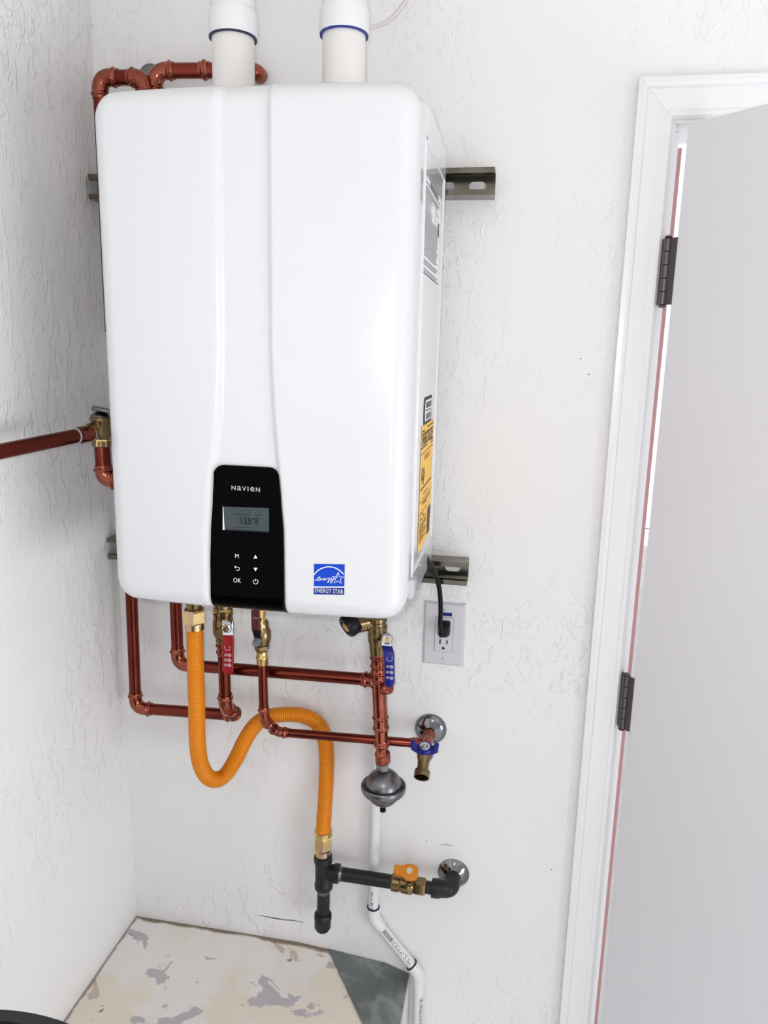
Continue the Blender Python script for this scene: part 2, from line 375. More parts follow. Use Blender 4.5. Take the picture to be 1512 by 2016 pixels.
for zz, rot in ((1.863, 0), (1.126, 0)):
    hg = thing('hinge', '', '', HP+V(0, 0, zz-.051)); 
    for k in list(hg.keys()): del hg[k]
    hg.parent = door; hg.matrix_parent_inverse = Matrix.Translation(door.location).inverted()
    for k in range(5):
        z1 = zz-k*.0203; MB().lathe([(.0052, 0), (.006, .0006), (.006, .0193), (.0052, .0199)], HP+V(0, 0, z1-.0201), V(0, 0, 1), 18).build('knuckle', 'hinge_metal', hg)
    MB().lathe([(.004, 0), (.0056, .001), (.0056, .003), (.003, .0045)], HP+V(0, 0, zz), V(0, 0, 1), 14).build('pin', 'hinge_metal', hg)
    MB().lathe([(.003, -.0045), (.0056, -.003), (.0056, -.001), (.004, 0)], HP+V(0, 0, zz-.1016), V(0, 0, 1), 14).build('pin', 'hinge_metal', hg)
    m = MB(); m.prism([(.004, -.001), (.0165, -.001), (.0165, .0022), (.004, .0022)], HP+V(0, 0, zz-.1016), dx, dn, .1016); m.build('leaf', 'hinge_metal', hg)
    m = MB(); slab(m, .9620, .9645, -.0125, .030, zz-.1016, zz); m.build('leaf', 'hinge_metal', hg)

# ------------------------------------------------------------------ water heater
HX0, HX1, HZ0, HZ1, YB, YF, BOW = .1935, .617, 1.318, 1.993, .043, .3725, .013
XC, ZC = (HX0+HX1)/2, (HZ0+HZ1)/2; RC, RF = .033, .025
def interp(tab, z):
    tab = sorted(tab)
    if z <= tab[0][0]: return tab[0][1]
    for (a, x), (c, y) in zip(tab, tab[1:]):
        if z <= c:
            t = (z-a)/(c-a); t = t*t*(3-2*t)*.5+t*.5; return x+(y-x)*t
    return tab[-1][1]
def fx(u, v): p = P(u, v, .383); return (p.z, p.x)
GL = [fx(u, v) for u, v in [(434, 155), (438, 450), (440, 700), (437, 800), (430, 880), (419, 960), (413, 1060), (414, 1205)]]
GR = [fx(u, v) for u, v in [(528, 150), (530, 450), (532, 700), (537, 800), (543, 880), (551, 960), (558, 1060), (560, 1214)]]
def sstep(a, c, x): t = min(1, max(0, (x-a)/(c-a))); return t*t*(3-2*t)
def inset(x, z):                                  # distance inside the rounded outline
    qx = abs(x-XC)-((HX1-HX0)/2-RC); qz = abs(z-ZC)-((HZ1-HZ0)/2-RC)
    return RC-(math.hypot(max(qx, 0), max(qz, 0))+min(max(qx, qz), 0))
def face_y(x, z):
    t = (x-XC)/((HX1-HX0)/2); y = YF+BOW*(1-t*t)
    gl, gr = interp(GL, z), interp(GR, z)
    g = sstep(gl-.011, gl+.003, x)*(1-sstep(gr-.003, gr+.004, x)); y -= .0055*g
    d = inset(x, z)
    if d < RF: d = max(d, 0); y -= RF-math.sqrt(max(0, RF*RF-(RF-d)**2))
    return y
def on_face(x, z, off=.0): return V(x, -(face_y(x, z)+off), z)
heater = thing('water_heater', 'white wall hung tankless water heater with black control panel', 'water heater', (XC, -.04, HZ0))
m = MB(); NX, NZ = 210, 170
rows = []
def cl(t): return .5*(1-math.cos(math.pi*t))*.35+t*.65
for j in range(NZ+1):
    z = HZ0+(HZ1-HZ0)*cl(j/NZ); dz = min(z-HZ0, HZ1-z)
    hw = (HX1-HX0)/2-(RC-math.sqrt(max(0, RC*RC-(RC-dz)**2)) if dz < RC else 0)
    rows.append([(XC+hw*(2*cl(i/NX)-1), z) for i in range(NX+1)])
vs = [on_face(x, z) for r in rows for x, z in r]; fs = []
for j in range(NZ):
    for i in range(NX): a = j*(NX+1)+i; fs.append((a, a+1, a+NX+2, a+NX+1))
m.add(vs, fs)
bd = [i for i in range(NX+1)]+[j*(NX+1)+NX for j in range(1, NZ+1)]+[NZ*(NX+1)+i for i in range(NX-1, -1, -1)]+[j*(NX+1) for j in range(NZ-1, 0, -1)]
n0 = len(m.v); back = [V(m.v[i][0], -.3325, m.v[i][2]) for i in bd]; m.v += [tuple(p) for p in back]
for k in range(len(bd)): k2 = (k+1) % len(bd); m.f.append((bd[k], bd[k2], n0+k2, n0+k))
cover = m.build('front_cover', 'heater_white', heater, sharp=75)
def rrect(x0, x1, z0, z1, r, y, n=6):
    out = []
    for cx_, cz_, a0 in ((x1-r, z1-r, 0), (x0+r, z1-r, 90), (x0+r, z0+r, 180), (x1-r, z0+r, 270)):
        for i in range(n+1): a = math.radians(a0+90*i/n); out.append(V(cx_+r*math.cos(a), y, cz_+r*math.sin(a)))
    return out
m = MB(); i_ = .0008
m.loft([rrect(HX0+i_, HX1-i_, HZ0+i_, HZ1-i_, .003, -YB, 10), *[rrect(HX0+i_, HX1-i_, HZ0+i_, HZ1-i_, .003+.031*t*t*(3-2*t), -(.255+.08*t), 10) for t in [0, .12, .25, .37, .5, .62, .75, .87, 1]]])
case = m.build('case', 'heater_side', heater, sharp=30)
# embossed border on the side of the case
XS = HX1-i_
ya, yb, za, zb = .298, .062, HZ0+.045, HZ1-.045
m = MB(); t = .006
for (y0, y1, z0, z1) in ((ya, ya-t, za, zb), (yb+t, yb, za, zb), (ya, yb, za, za+t), (ya, yb, zb-t, zb)): slab(m, XS-.001, XS+.0018, -y0, -y1, z0, z1)
m.build('side_border', 'heater_side', heater, bevel=.0008)
# control panel
ztop = fx(488, 918)[0]; PL = [fx(u, v) for u, v in [(421, 935), (419, 980), (415, 1050), (414, 1110), (415, 1204)]]; PR = [fx(u, v) for u, v in [(549, 940), (553, 980), (558, 1050), (559, 1110), (560, 1214)]]
def panel(x0f, x1f, z0, z1, rr, off, nx, nz):
    m = MB(); vs = []; fs = []
    for j in range(nz+1):
        z = z1-(z1-z0)*(j/nz)**1.5; d = z1-z; sh = rr-math.sqrt(max(0, rr*rr-(rr-d)**2)) if d < rr else 0
        a, c = x0f(z)+sh, x1f(z)-sh
        for i in range(nx+1): x = a+(c-a)*i/nx; vs.append(on_face(x, z, off))
    for j in range(nz):
        for i in range(nx): k = j*(nx+1)+i; fs.append((k, k+1, k+nx+2, k+nx+1))
    m.add(vs, fs)
    bd = [i for i in range(nx+1)]+[j*(nx+1)+nx for j in range(1, nz+1)]+[nz*(nx+1)+i for i in range(nx-1, -1, -1)]+[j*(nx+1) for j in range(nz-1, 0, -1)]
    n0 = len(m.v); m.v += [(m.v[i][0], m.v[i][1]+off+.004, m.v[i][2]) for i in bd]
    for k in range(len(bd)): k2 = (k+1) % len(bd); m.f.append((bd[k], bd[k2], n0+k2, n0+k))
    return m
cp = panel(lambda z: interp(PL, z), lambda z: interp(PR, z), HZ0+.0006, ztop, .014, .0035, 40, 60).build('control_panel', 'panel_black', heater, sharp=60)
part_label(cp, 'black glossy control panel')
def face_text(s, u, v, hpx, m, name, parent, off=.0045, sx=1., bold=0., letters=None):
    p = P(u, v, .383); k = mm(p); size = hpx*k/.70; b = MB()
    vs, fs = text_mesh(s, size, 'CENTER', sx, bold); b.add([on_face(p.x+x, p.z+y, off) for x, y in vs], fs)
    return b.build(name, m, parent)
# maker's name, six letters of one height
k = mm(P(485, 962, .383)); xs = [460.5, 471.5, 481.5, 489, 497.5, 508.5]; hs = [1, 1, 1, 1, 1, 1]
b_ = MB()
for ch, u, sx, cap in zip('NaVIeN', xs, (1.0, .95, .92, .9, .95, 1.0), (.72, .54, .72, .72, .54, .72)):
    vv = 960.0+(u-460)*.075; p = P(u, vv, .383); H = 9.0*k; vs, fs = text_mesh(ch, H/cap, 'CENTER', 1.0, .00012)
    ys = [y for x, y in vs]; yc = (max(ys)+min(ys))/2; xm = [x for x, y in vs]; xc = (max(xm)+min(xm))/2; wd = max(xm)-min(xm); ht = max(ys)-min(ys)
    tw = (2.0 if ch == 'I' else 8.6)*k
    b_.add([on_face(p.x+(x-xc)*tw/wd, p.z+(y-yc)*H/ht, .0045) for x, y in vs], fs)
b_.build('brand_lettering', 'logo_grey', cp)
def face_quad(corners, off, m, name, parent, n=6):
    A, B_, C, D = [P(u, v, .383) for u, v in corners]; b = MB(); vs = []
    for j in range(n+1):
        for i in range(n+1):
            s, t = i/n, j/n; q = (A*(1-s)+B_*s)*(1-t)+(D*(1-s)+C*s)*t; vs.append(on_face(q.x, q.z, off))
    b.add(vs, [(j*(n+1)+i, j*(n+1)+i+1, (j+1)*(n+1)+i+1, (j+1)*(n+1)+i) for j in range(n) for i in range(n)]); return b.build(name, m, parent)
scr = face_quad([(441, 997), (530, 1000), (530, 1048), (441, 1043.5)], .0042, 'screen', 'display', cp)
face_quad([(439, 997), (440.3, 997), (442.8, 1043.5), (439, 1043)], .0044, 'print_white', 'display_edge', cp, 1)
face_quad([(443, 1041.5), (530, 1046), (530, 1048.6), (443, 1043.8)], .0045, 'screen_dark', 'display_edge', cp, 2)
face_text('125°F', 491, 1026, 13, 'screen_dark', 'digits', cp, .0047, .92)
for u, v, wpx in [(478, 1012, 30), (507, 1014, 10), (478, 1005, 8), (490, 1005, 6), (476, 1038, 34)]:
    face_quad([(u-wpx/2, v-.7), (u+wpx/2, v-.3), (u+wpx/2, v+.5), (u-wpx/2, v+.1)], .0046, 'screen_dark', 'display_mark', cp, 1)
face_text('M', 467, 1094.5, 8.5, 'print_white', 'menu_symbol', cp, .0045, .95)
face_text('OK', 467.5, 1142.5, 9.5, 'print_white', 'ok_symbol', cp, .0045, .82)
def face_poly(pts, m, name, parent, off=.0045): b = MB(); b.add([on_face(P(u, v, .383).x, P(u, v, .383).z, off) for u, v in pts], [tuple(range(len(pts)))]); return b.build(name, m, parent)
face_poly([(499.7, 1099), (507.7, 1099), (503.6, 1091.5)], 'print_white', 'up_arrow', cp)
face_poly([(499.8, 1117), (507.8, 1117.3), (503.8, 1124.5)], 'print_white', 'down_arrow', cp)
def face_line(pts, wpx, m, name, parent, off=.0045):
    q = [P(u, v, .383) for u, v in pts]; k = mm(q[0]); return MB().strip([(p.x, p.z) for p in q], wpx*k, lambda x, z: on_face(x, z, off)).build(name, m, parent)
def arc(u, v, r, a0, a1, n=24, ry=None): ry = ry or r; return [(u+r*math.cos(math.radians(a0+(a1-a0)*i/n)), v-ry*math.sin(math.radians(a0+(a1-a0)*i/n))) for i in range(n+1)]
face_line(arc(504, 1144.5, 4.7, 60, -240), 1.2, 'print_white', 'power_ring', cp)
face_line([(504, 1139), (504, 1144)], 1.2, 'print_white', 'power_bar', cp)
face_line([(462.5, 1115.5), (469, 1116.2)]+arc(468.6, 1119.2, 3.6, 80, -85, 10, 3.2)+[(465.5, 1122)], 1.2, 'print_white', 'back_arrow', cp)
face_poly([(462, 1115.4), (465.2, 1112.8), (464.6, 1118.6)], 'print_white', 'back_arrow_head', cp)
# blue energy label on the cover
es = face_quad([(618.5, 1110), (678, 1112), (677.2, 1155.5), (618.3, 1154)], .0006, 'label_blue', 'energy_label', heater, 6); part_label(es, 'square blue energy label with a star')
face_quad([(618.3, 1156.4), (677.2, 1158), (677, 1172), (618.3, 1169.8)], .0006, 'label_navy', 'label_foot', es, 4)
face_quad([(618.3, 1154), (677.2, 1155.5), (677.2, 1158), (618.3, 1156.4)], .0007, 'print_white', 'label_rule', es, 4)
face_text('ENERGY STAR', 647.5, 1164, 9.2, 'print_white', 'label_lettering', es, .0010, .68)
face_line(arc(647, 1152, 35, 147, 35, 24, 36), 2.2, 'print_white', 'label_arc', es, .0009)
star = []
for i in range(11):
    a = math.radians(90+36*i-3); r = 12.2 if i % 2 == 0 else 4.9; star.append((664.8+r*math.cos(a), 1139.2-r*math.sin(a)))
face_line(star[1:], 1.3, 'print_white', 'label_star', es, .0009); face_line(star[:2], 1.3, 'print_white', 'label_star', es, .0009)
hand = [[(619, 1141.5), (624, 1142), (629, 1138.5), (630.5, 1135.8), (628.5, 1135), (625.5, 1138.5), (624.8, 1142.3), (627, 1143.6), (630, 1141.5), (632, 1138)],
        [(631.8, 1138.2), (631, 1142.8), (634, 1138.5), (635.3, 1138.8), (635, 1142.3), (637.5, 1141)], [(637.5, 1141), (640, 1138.8), (638.8, 1137.9), (637.2, 1140.5), (638.5, 1142.6), (641, 1140.8)],
        [(641, 1140.8), (642, 1137.8), (641.8, 1142.3), (643.5, 1138.6), (645.5, 1138.2)], [(649.8, 1138), (646.8, 1138.2), (646, 1141), (648.2, 1141.5), (650, 1138), (647.5, 1145), (644.8, 1147.5), (645, 1144.8), (651, 1141)],
        [(652.5, 1137.5), (652, 1141), (655, 1140.6), (657, 1137), (654, 1145), (651, 1149), (650.5, 1146.2), (657, 1140), (665, 1136.2)]]
for s_ in hand: face_line(s_, 1.2, 'print_white', 'label_script', es, .0009)
# print on the side of the case
def side(u, v, off=.0004): p = PX(u, v, XS); return V(XS+off, p.y, p.z)
def side_quad(c4, m, name, parent, off=.0004): b = MB(); b.add([side(u, v, off) for u, v in c4], [(0, 1, 2, 3)]); return b.build(name, m, parent)
RL = [PX(843, 340, XS), PX(871, 402, XS), PX(864, 562, XS), PX(838, 539, XS)]
y0, y1 = -.298, -.105; zt_, zb_ = (RL[0].z+RL[1].z)/2, (RL[2].z+RL[3].z)/2
rl = MB(); rl.add([V(XS+.0004, y0, zt_), V(XS+.0004, y1, zt_), V(XS+.0004, y1, zb_), V(XS+.0004, y0, zb_)], [(0, 1, 2, 3)]); rl = rl.build('rating_label', 'label_white', heater)
part_label(rl, 'white rating label of small print')
m = MB(); nl = 44; dz = (zt_-zb_)/nl
def sline(m, ya_, yb_, z, h, off=.0008): m.add([V(XS+off, ya_, z+h/2), V(XS+off, yb_, z+h/2), V(XS+off, yb_, z-h/2), V(XS+off, ya_, z-h/2)], [(0, 1, 2, 3)])
for i in range(1, nl):
    z = zt_-dz*i
    if i in (5, 37, 41): continue
    e = y1-.008; s0 = y0+.006
    if i in (2, 3): sline(m, s0+.05, e-.03, z, dz*.8)
    elif 8 < i < 18: sline(m, s0, s0+.06+.03*random.random(), z, dz*.35); sline(m, s0+.115, e-.05+.04*random.random(), z, dz*.3) if i % 2 else None
    else: sline(m, s0, e-.04*random.random(), z, dz*.42)
sline(m, y0, y1, zt_, .0012); sline(m, y0, y1, zb_, .0012); sline(m, y1-.03, y1-.012, zt_-dz*17, .018)
m.build('fine_print', 'print_grey', rl)
z0_, z1_ = PX(842, 832, XS).z, PX(842, 780, XS).z; yA, yB = PX(834, 806, XS).y, PX(849.5, 806, XS).y
def yz_plate(y0, y1, z0, z1, r, off): return [V(XS+off, p.x, p.z) for p in rrect(y0, y1, z0, z1, r, 0, 4)]
b = MB(); r_ = yz_plate(yA, yB, z0_, z1_, .01, .0005); b.add(r_, [tuple(range(len(r_)))]); bc = b.build('barcode_label', 'print_black', heater)
b = MB(); r_ = yz_plate(yA+.012, yB-.008, z0_+.004, z1_-.004, .008, .0008); b.add(r_, [tuple(range(len(r_)))]); b.build('label_field', 'label_white', bc)
b = MB(); zz_ = (z0_+z1_)/2
for zc_ in (zz_+.008, zz_-.009):
    y = yA+.022
    while y < yB-.018: wd = random.choice((.0012, .002, .003)); sline(b, y, y+wd, zc_, .009, .0011); y += wd+random.choice((.0012, .002))
for zc_ in (zz_+.0165, zz_, zz_-.0165): sline(b, yA+.02, yB-.02, zc_, .0018, .0011)
b.build('barcode', 'print_black', bc)
eg = [PX(828.6, 836, XS), PX(852, 829, XS), PX(846, 1047, XS), PX(822.5, 1085, XS)]
gy0, gy1 = (eg[0].y+eg[3].y)/2, (eg[1].y+eg[2].y)/2; gz1, gz0 = (eg[0].z+eg[1].z)/2, (eg[2].z+eg[3].z)/2
b = MB(); sline(b, gy0, gy1, (gz0+gz1)/2, gz1-gz0, .0005); guide = b.build('energy_guide', 'label_yellow', heater); part_label(guide, 'long yellow energy guide sticker')
def side_text(s, yf, zf, size, sx=1., bold=.0, name='lettering'):
    vs, fs = text_mesh(s, size, 'CENTER', sx, bold); b = MB(); yc = gy0+(gy1-gy0)*yf; zc = gz1-(gz1-gz0)*zf
    b.add([V(XS+.0009, yc+x, zc+y) for x, y in vs], fs); return b.build(name, 'print_black', guide)
GW = gy1-gy0; GH = gz1-gz0
side_text('ENERGYGUIDE', .5, .115, .027, GW*.94/(.027*7.1), .0004)
side_text('$216', .22, .39, .026, GW*.3/(.026*2.4), .0004); side_text('Estimated Yearly Energy Cost', .5, .265, .014, GW*.5/(.014*14.5))
b = MB()
for zf, a, e, h in [(.03, .45, .97, .0018), (.045, .06, .24, .002), (.175, .02, .5, .0018), (.165, .8, .97, .002), (.185, .75, .97, .0015), (.22, 0, 1, .0009), (.505, .05, .95, .0022), (.56, .3, .65, .0015), (.60, 0, 1, .0009), (.63, .2, .9, .0018), (.65, .35, .6, .0018), (.70, 0, .62, .0009), (.72, .25, .3, .003), (.745, .1, .2, .003), (.745, .35, .42, .003), (.77, 0, .62, .0009)] + [(.80+.022*i, .06, .6-.2*(i % 3 == 2), .0016) for i in range(7)]:
    sline(b, gy0+GW*a, gy0+GW*e, gz1-GH*zf, h, .0009)
sline(b, gy0+GW*.22, gy0+GW*.27, gz1-GH*.45, .012, .0009); 
for i in range(13): sline(b, gy0+GW*.70, gy0+GW*(.98 if i < 5 else .93), gz1-GH*(.75+.018*i), GH*.0125, .0009)

b.build('guide_print', 'print_black', guide)

# ------------------------------------------------------------------ strut channels
def strut(zc, label, xr):
    r = thing('strut_channel', label, 'strut', ((WX+xr)/2, -.02, zc), 'slotted steel struts behind the heater'); a, h, tk, d = WX+.003, .0413/2, .0026, .0413
    sec = [(0, -h), (d, -h), (d, -h+.0095), (d-.007, -h+.0095), (d-.007, -h+.007), (d-tk, -h+.007), (d-tk, -h+tk), (tk, -h+tk)]
    sec = sec+[(y, -z) for y, z in reversed(sec)]
    lips = MB()                                    # two C halves and a slotted web between them
    lo = [(0.0002, -h), (d, -h), (d, -h+.0085), (d-.0065, -h+.0095), (d-.0065, -h+.007), (d-tk, -h+.0065), (d-tk, -h+tk), (tk, -h+tk), (tk, -.0072), (.0002, -.0072)]
    for sgn in (1, -1):
        pl = [V(a, -y, zc+sgn*z) for y, z in lo]; pr = [V(xr, -y, zc+sgn*z) for y, z in lo]; lips.loft([pl, pr])
    lips.build('channel', 'strut_zinc', r, sharp=25)
    x = xr-.0145; web = MB(); prev = xr; rad = .00715
    cs = []
    while x-.0286 > a+.02: cs.append((x-.0286, x)); x -= .0508
    prev = xr
    def webpiece(x0, x1, l_round, r_round):
        poly = []
        n = 6
        if r_round: poly += [(x1+rad*(1-math.cos(t)), rad*math.sin(t)) for t in [math.pi/2-math.pi*i/n/1 for i in range(n+1)]][::1]
        else: poly += [(x1, rad+.0001), (x1, -rad-.0001)]
        if l_round: poly += [(x0-rad*(1-math.cos(t)), rad*math.sin(t)) for t in [-math.pi/2+math.pi*i/n for i in range(n+1)]]
        else: poly += [(x0, -rad-.0001), (x0, rad+.0001)]
        web.prism([(p-0, q) for p, q in poly], V(0, -.0002, zc), V(1, 0, 0), V(0, 0, 1), tk)
    right = xr; rr = False
    for s0, s1 in cs: webpiece(s1, right, True, rr); right = s0; rr = True
    webpiece(a, right, False, True)
    web.build('slotted_web', 'strut_zinc', r, sharp=25)
    return r
su = strut(1.9457, 'upper galvanised strut channel behind the heater, ends showing', .693)
bolt = MB(); pb = P(199, 372, .05)
bolt.lathe([(.014, 0), (.014, .002), (.008, .0022), (.008, .0038), (.004, .0042)], V(pb.x+.004, -.0414, 1.9457), V(0, -1, 0), 20); bolt.build('washer_bolt', 'chrome_dark', su)
strut(1.2975, 'lower galvanised strut channel under the heater, beside the power cord', .680)

# ------------------------------------------------------------------ PVC vents on top
def vent(u, label, tilt, blue):
    base = P(u, 148, .19); x, y = base.x, base.y; t = thing('vent_pipe', label, 'pipe', (x, y, HZ1), 'white plastic vent pipes on the heater')
    zr = P(u, 76 if tilt else 70, .19).z; R_ = .0302
    MB().lathe([(R_, 0), (R_, zr-HZ1+.012)], V(x, y, HZ1-.002), V(0, 0, 1), 40).build('pipe', 'pvc_warm', t)
    MB().lathe([(R_*1.02, 0), (R_*1.125, .0), (R_*1.125, .0022), (R_*1.02, .0022)], V(x, y, zr-.0016), V(0, 0, 1), 40, caps=False).build('primer_ring', blue, t)
    hub = [(R_*1.01, .0005), (R_*1.14, .0005), (R_*1.15, .003), (R_*1.15, .028), (R_*1.09, .033), (R_*1.03, .037)]
    hb = MB().lathe(hub, V(x, y, zr), V(0, 0, 1), 40); hb.build('elbow_hub', 'pvc', t, sharp=50)
    z0 = zr+.036; d = V(-.28, .25, 1).normalized() if tilt else V(0.02, .35, 1).normalized()
    pth = [V(x, y, z0)]; 
    for i in range(1, 13):
        s = i/12; pth.append(pth[-1]+(V(0, 0, 1)*(1-s)+d*s).normalized()*.010)
    pth.append(pth[-1]+d*.10)
    MB().tube(pth, R_*1.05, 36).build('elbow', 'pvc', t, sharp=50)
    return t
vent(460, 'left white plastic vent pipe with dark blue ring, beside the copper', True, 'primer_navy')
vent(676.5, 'right white plastic vent pipe with bright blue ring and thin cable', False, 'primer_blue')
pth = bezier_path([P(716, 57, .12), P(735, 53, .10), P(762, 42, .09), P(782, 24, .08), P(797, 4, .07), P(806, -18, .06), P(812, -60, .05)], 8)
tag(MB().tube(pth, .0030, 10).build('cable', 'cable_white'), 'thin white cable curving up beside the right vent pipe', 'cable')

# ------------------------------------------------------------------ copper runs
R34 = .0111
top = thing('copper_pipe', 'copper pipe bending over the top left corner of the heater', 'pipe', P(191, 300, .05))
xa = P(201, 250, .061)
pts = [V(xa.x, xa.y, 1.70), V(xa.x, xa.y, P(201, 152, .061).z), P(281, 153, .062), P(293, 222, .052)]
pipe_run(top, pts, R34*1.08, leg=[.034, .034, .03])
pipe_run(top, [P(299, 225, .046), P(307, 139.5, .046), P(500, 138, .034)], R34*1.08, leg=[.034, .03])
fitting([P(394, 138, .040), P(412, 138, .0392)], R34*1.08, 'copper_fitting', 'coupling', top)
e = P(503, 140, .03); MB().tube(bend(e+V(-.03, 0, 0), e, e+V(0, .03, 0), .022), R34*1.2, 16).build('elbow', 'copper_fitting', top)
def escutcheon(u, v, rpx, label, m, collar, name='escutcheon', prof=None):
    c = P(u, v, 0); R_ = rpx*mm(c)
    pr = prof or [(R_, 0), (R_, .002), (R_*.97, .004), (R_*.86, .008), (R_*.66, .0125), (R_*.5, .0145), (collar*1.35, .016), (collar*1.12, .018), (collar*1.10, .0185)]
    return tag(MB().lathe(pr, c, V(0, -1, 0), 48).build(name, m, None, sharp=40), label, 'wall flange')
c_ = P(297, 152, 0)
tag(MB().lathe([(.021, .0), (.021, .003), (.018, .008), (.012, .011)], c_, V(0, -1, 0), 36).build('escutcheon', 'steel_grey'), 'grey wall flange behind the copper on top of the heater', 'wall flange')

# left loop and hot valve feed
YV = .13
hotrun = thing('copper_pipe', 'copper pipe loop at far left joining the red handled valve', 'pipe', P(268, 1395, .055))
pa = P(267, 1200, .055)
pts = [V(pa.x-.004, pa.y, 1.60), P(267.5, 1394, .055), P(466, 1408, .055), P(444, 1394, YV-.022), P(441, 1292, YV-.01)]
pipe_run(hotrun, pts, R34, leg=[.034, .024, .030, .03])
fitting([P(441, 1262, YV-.01), P(442, 1290, YV-.012)], R34*1.02, 'copper_fitting', 'coupling', hotrun)
coldrun = thing('copper_pipe', 'copper pipe running level from left elbow to the cold water tee', 'pipe', P(350, 1308, .07))
pb_ = P(348, 1200, .07); YR = .095
pts = [V(pb_.x-.002, pb_.y, HZ0+.01), P(350.5, 1308, .07), P(728, 1338, YR-.004)]
pipe_run(coldrun, pts, R34, leg=[.034, .034])
fitting([P(712, 1337, YR-.003), P(742, 1340, YR-.001)], R34, 'copper_fitting', 'socket', coldrun)
# cold riser
riser = thing('copper_riser', 'thick vertical copper tee below the blue handled valve', 'pipe fitting', P(750, 1400, YR))
def seg(u0, v0, u1, v1, r, m='copper_fitting', name='coupling', root=riser, Y=YR, bead=True): return fitting([P(u0, v0, Y), P(u1, v1, Y)], r, m, name, root, bead)
seg(744, 1286, 745.2, 1318, R34*1.05, name='adapter'); seg(745, 1316, 746, 1346, R34*1.07)
MB().tube([P(745.8, 1338, YR), P(749, 1412, YR)], R34*1.17, 22).build('tee_body', 'copper_fitting', riser)
a_, c2 = P(748, 1358, YR), P(766, 1352, YR+.012)
MB().lathe([(R34*.95, 0), (R34*.95, .016), (R34*1.12, .018), (R34*1.12, .024), (R34*.9, .026)], a_, (c2-a_), 18).build('tee_branch', 'copper_fitting', riser)
seg(748.6, 1404, 750.4, 1440, R34*1.04, name='coupling')
MB().tube([P(750.2, 1436, YR), P(751.5, 1468, YR)], R34*1.06, 20).build('pipe', 'copper_fitting', riser)
seg(751.2, 1455, 752, 1474, R34*.98, name='coupling')
MB().tube([P(751.9, 1470, YR), P(752.3, 1478, YR), P(752.6, 1482, YR)], [R34*.95, R34*1.0, R34*1.25], 20).build('reducer', 'copper_fitting', riser)
p0, p1 = P(752.6, 1482, YR), P(753.4, 1502, YR)
MB().lathe([(R34*1.22, 0), (R34*1.3, .002), (R34*1.3, (p1-p0).length-.002), (R34*1.2, (p1-p0).length)], p0, p1-p0, 8).build('adapter_hex', 'copper_fitting', riser)

# arrestor ball
c = P(755, 1549, YR); k = mm(c); ball = thing('expansion_ball', 'round grey metal pressure vessel hanging under the copper riser', 'pressure vessel', c+V(0, 0, -.04))
rb = 36*k; rr = 44.5*k; prof = []
zt0 = c.z
MB().lathe([(rb*math.cos(a), .036*0+rb*1.0*math.sin(a)+.001) for a in [math.radians(x) for x in range(-4, 76, 5)]]+[(.006, rb*1.0)], c, V(0, 0, 1), 48).build('upper_dome', 'steel_grey', ball, sharp=50)
MB().lathe([(.006, -rb*.98)]+[(rb*.93*math.cos(a), -rb*.98*math.sin(a)) for a in [math.radians(x) for x in range(75, -1, -5)]], c+V(0, 0, -.004), V(0, 0, 1), 48).build('lower_dome', 'steel_grey', ball, sharp=50)
MB().lathe([(rb*.96, .004), (rb*1.03, .0015), (rb*1.1, .003), (rr*.96, .0055), (rr, .003), (rr*.99, -.004), (rr*.93, -.009), (rb*1.02, -.012), (rb*.9, -.012)], c, V(0, 0, 1), 48).build('flange_rim', 'steel_grey', ball, sharp=50)
q0, q1 = P(753.4, 1500, YR), P(753.8, 1517, YR)
MB().lathe([(R34*1.0, 0), (R34*1.12, .0015), (R34*1.12, .014), (R34*1.05, .016)], q0, q1-q0, 6).build('nut', 'chrome_dark', ball)
MB().lathe([(.004, 0), (.004, .006), (.0055, .006), (.0055, .013), (.004, .014)], c+V(0, 0, -.004-rb*.97), V(0, 0, -1), 14).build('valve_cap', 'black_plastic', ball)

# recirculation valve and small pipe
R12 = .0083; YS = .115
small = thing('copper_pipe', 'slim copper pipe from the middle valve to the chrome wall flange', 'pipe', P(545, 1440, .06))
pts = [P(516.5, 1300, YS), P(520, 1416, YS), P(545, 1441, .075), P(822, 1463.5, .047)]
pipe_run(small, pts, R12, leg=[.026, .022, .024])
fitting([P(806, 1462, .048), P(828, 1464, .047)], R12, 'copper_fitting', 'socket', small)

# ------------------------------------------------------------------ valves
def loft_strip(secs):                              # list of (centre, half width vector, half thickness vector)
    rings = []
    for c, a, t in secs:
        ring = []
        for i in range(16):
            th = 2*math.pi*i/16; cx_, sy_ = math.cos(th), math.sin(th)
            f = lambda x: math.copysign(abs(x)**.45, x)
            ring.append(c+a*f(cx_)+t*f(sy_))
        rings.append(ring)
    m = MB(); m.loft(rings); return m
def lever(root, px, Yb, wpx, m, mb, marks=True):
    # px: list of (u, v, Y, scale of width) down the handle, first two = metal bracket
    secs = []
    for i, (u, v, Y, s) in enumerate(px):
        c = P(u, v, Y); k = mm(c); secs.append((c, V(wpx*k/2*s, 0, 0), V(0, .0028, 0)))
    h = loft_strip(secs[2:]).build('handle', m, root, sharp=60)
    br = [(c, a*1.0, t*.6) for c, a, t in secs[:3]]
    loft_strip(br).build('handle_bracket', mb, root, sharp=60)
    return h
hot = thing('ball_valve', 'brass ball valve with red lever handle under the heater', 'valve', P(440, 1240, YV), 'lever ball valves under the heater')
ax = V(0, 0, 1)
p0, p1 = P(439, 1268, YV), P(438, 1150, YV); k = mm(p0); Ld = (p1-p0).length
def body(root, u0, v0, u1, v1, Y, prof, m='brass', seg=24, name='body'):
    a, c = P(u0, v0, Y), P(u1, v1, Y); k = mm(a); return MB().lathe([(r*k, h*(c-a).length) for r, h in prof], a, c-a, seg).build(name, m, root, sharp=40)
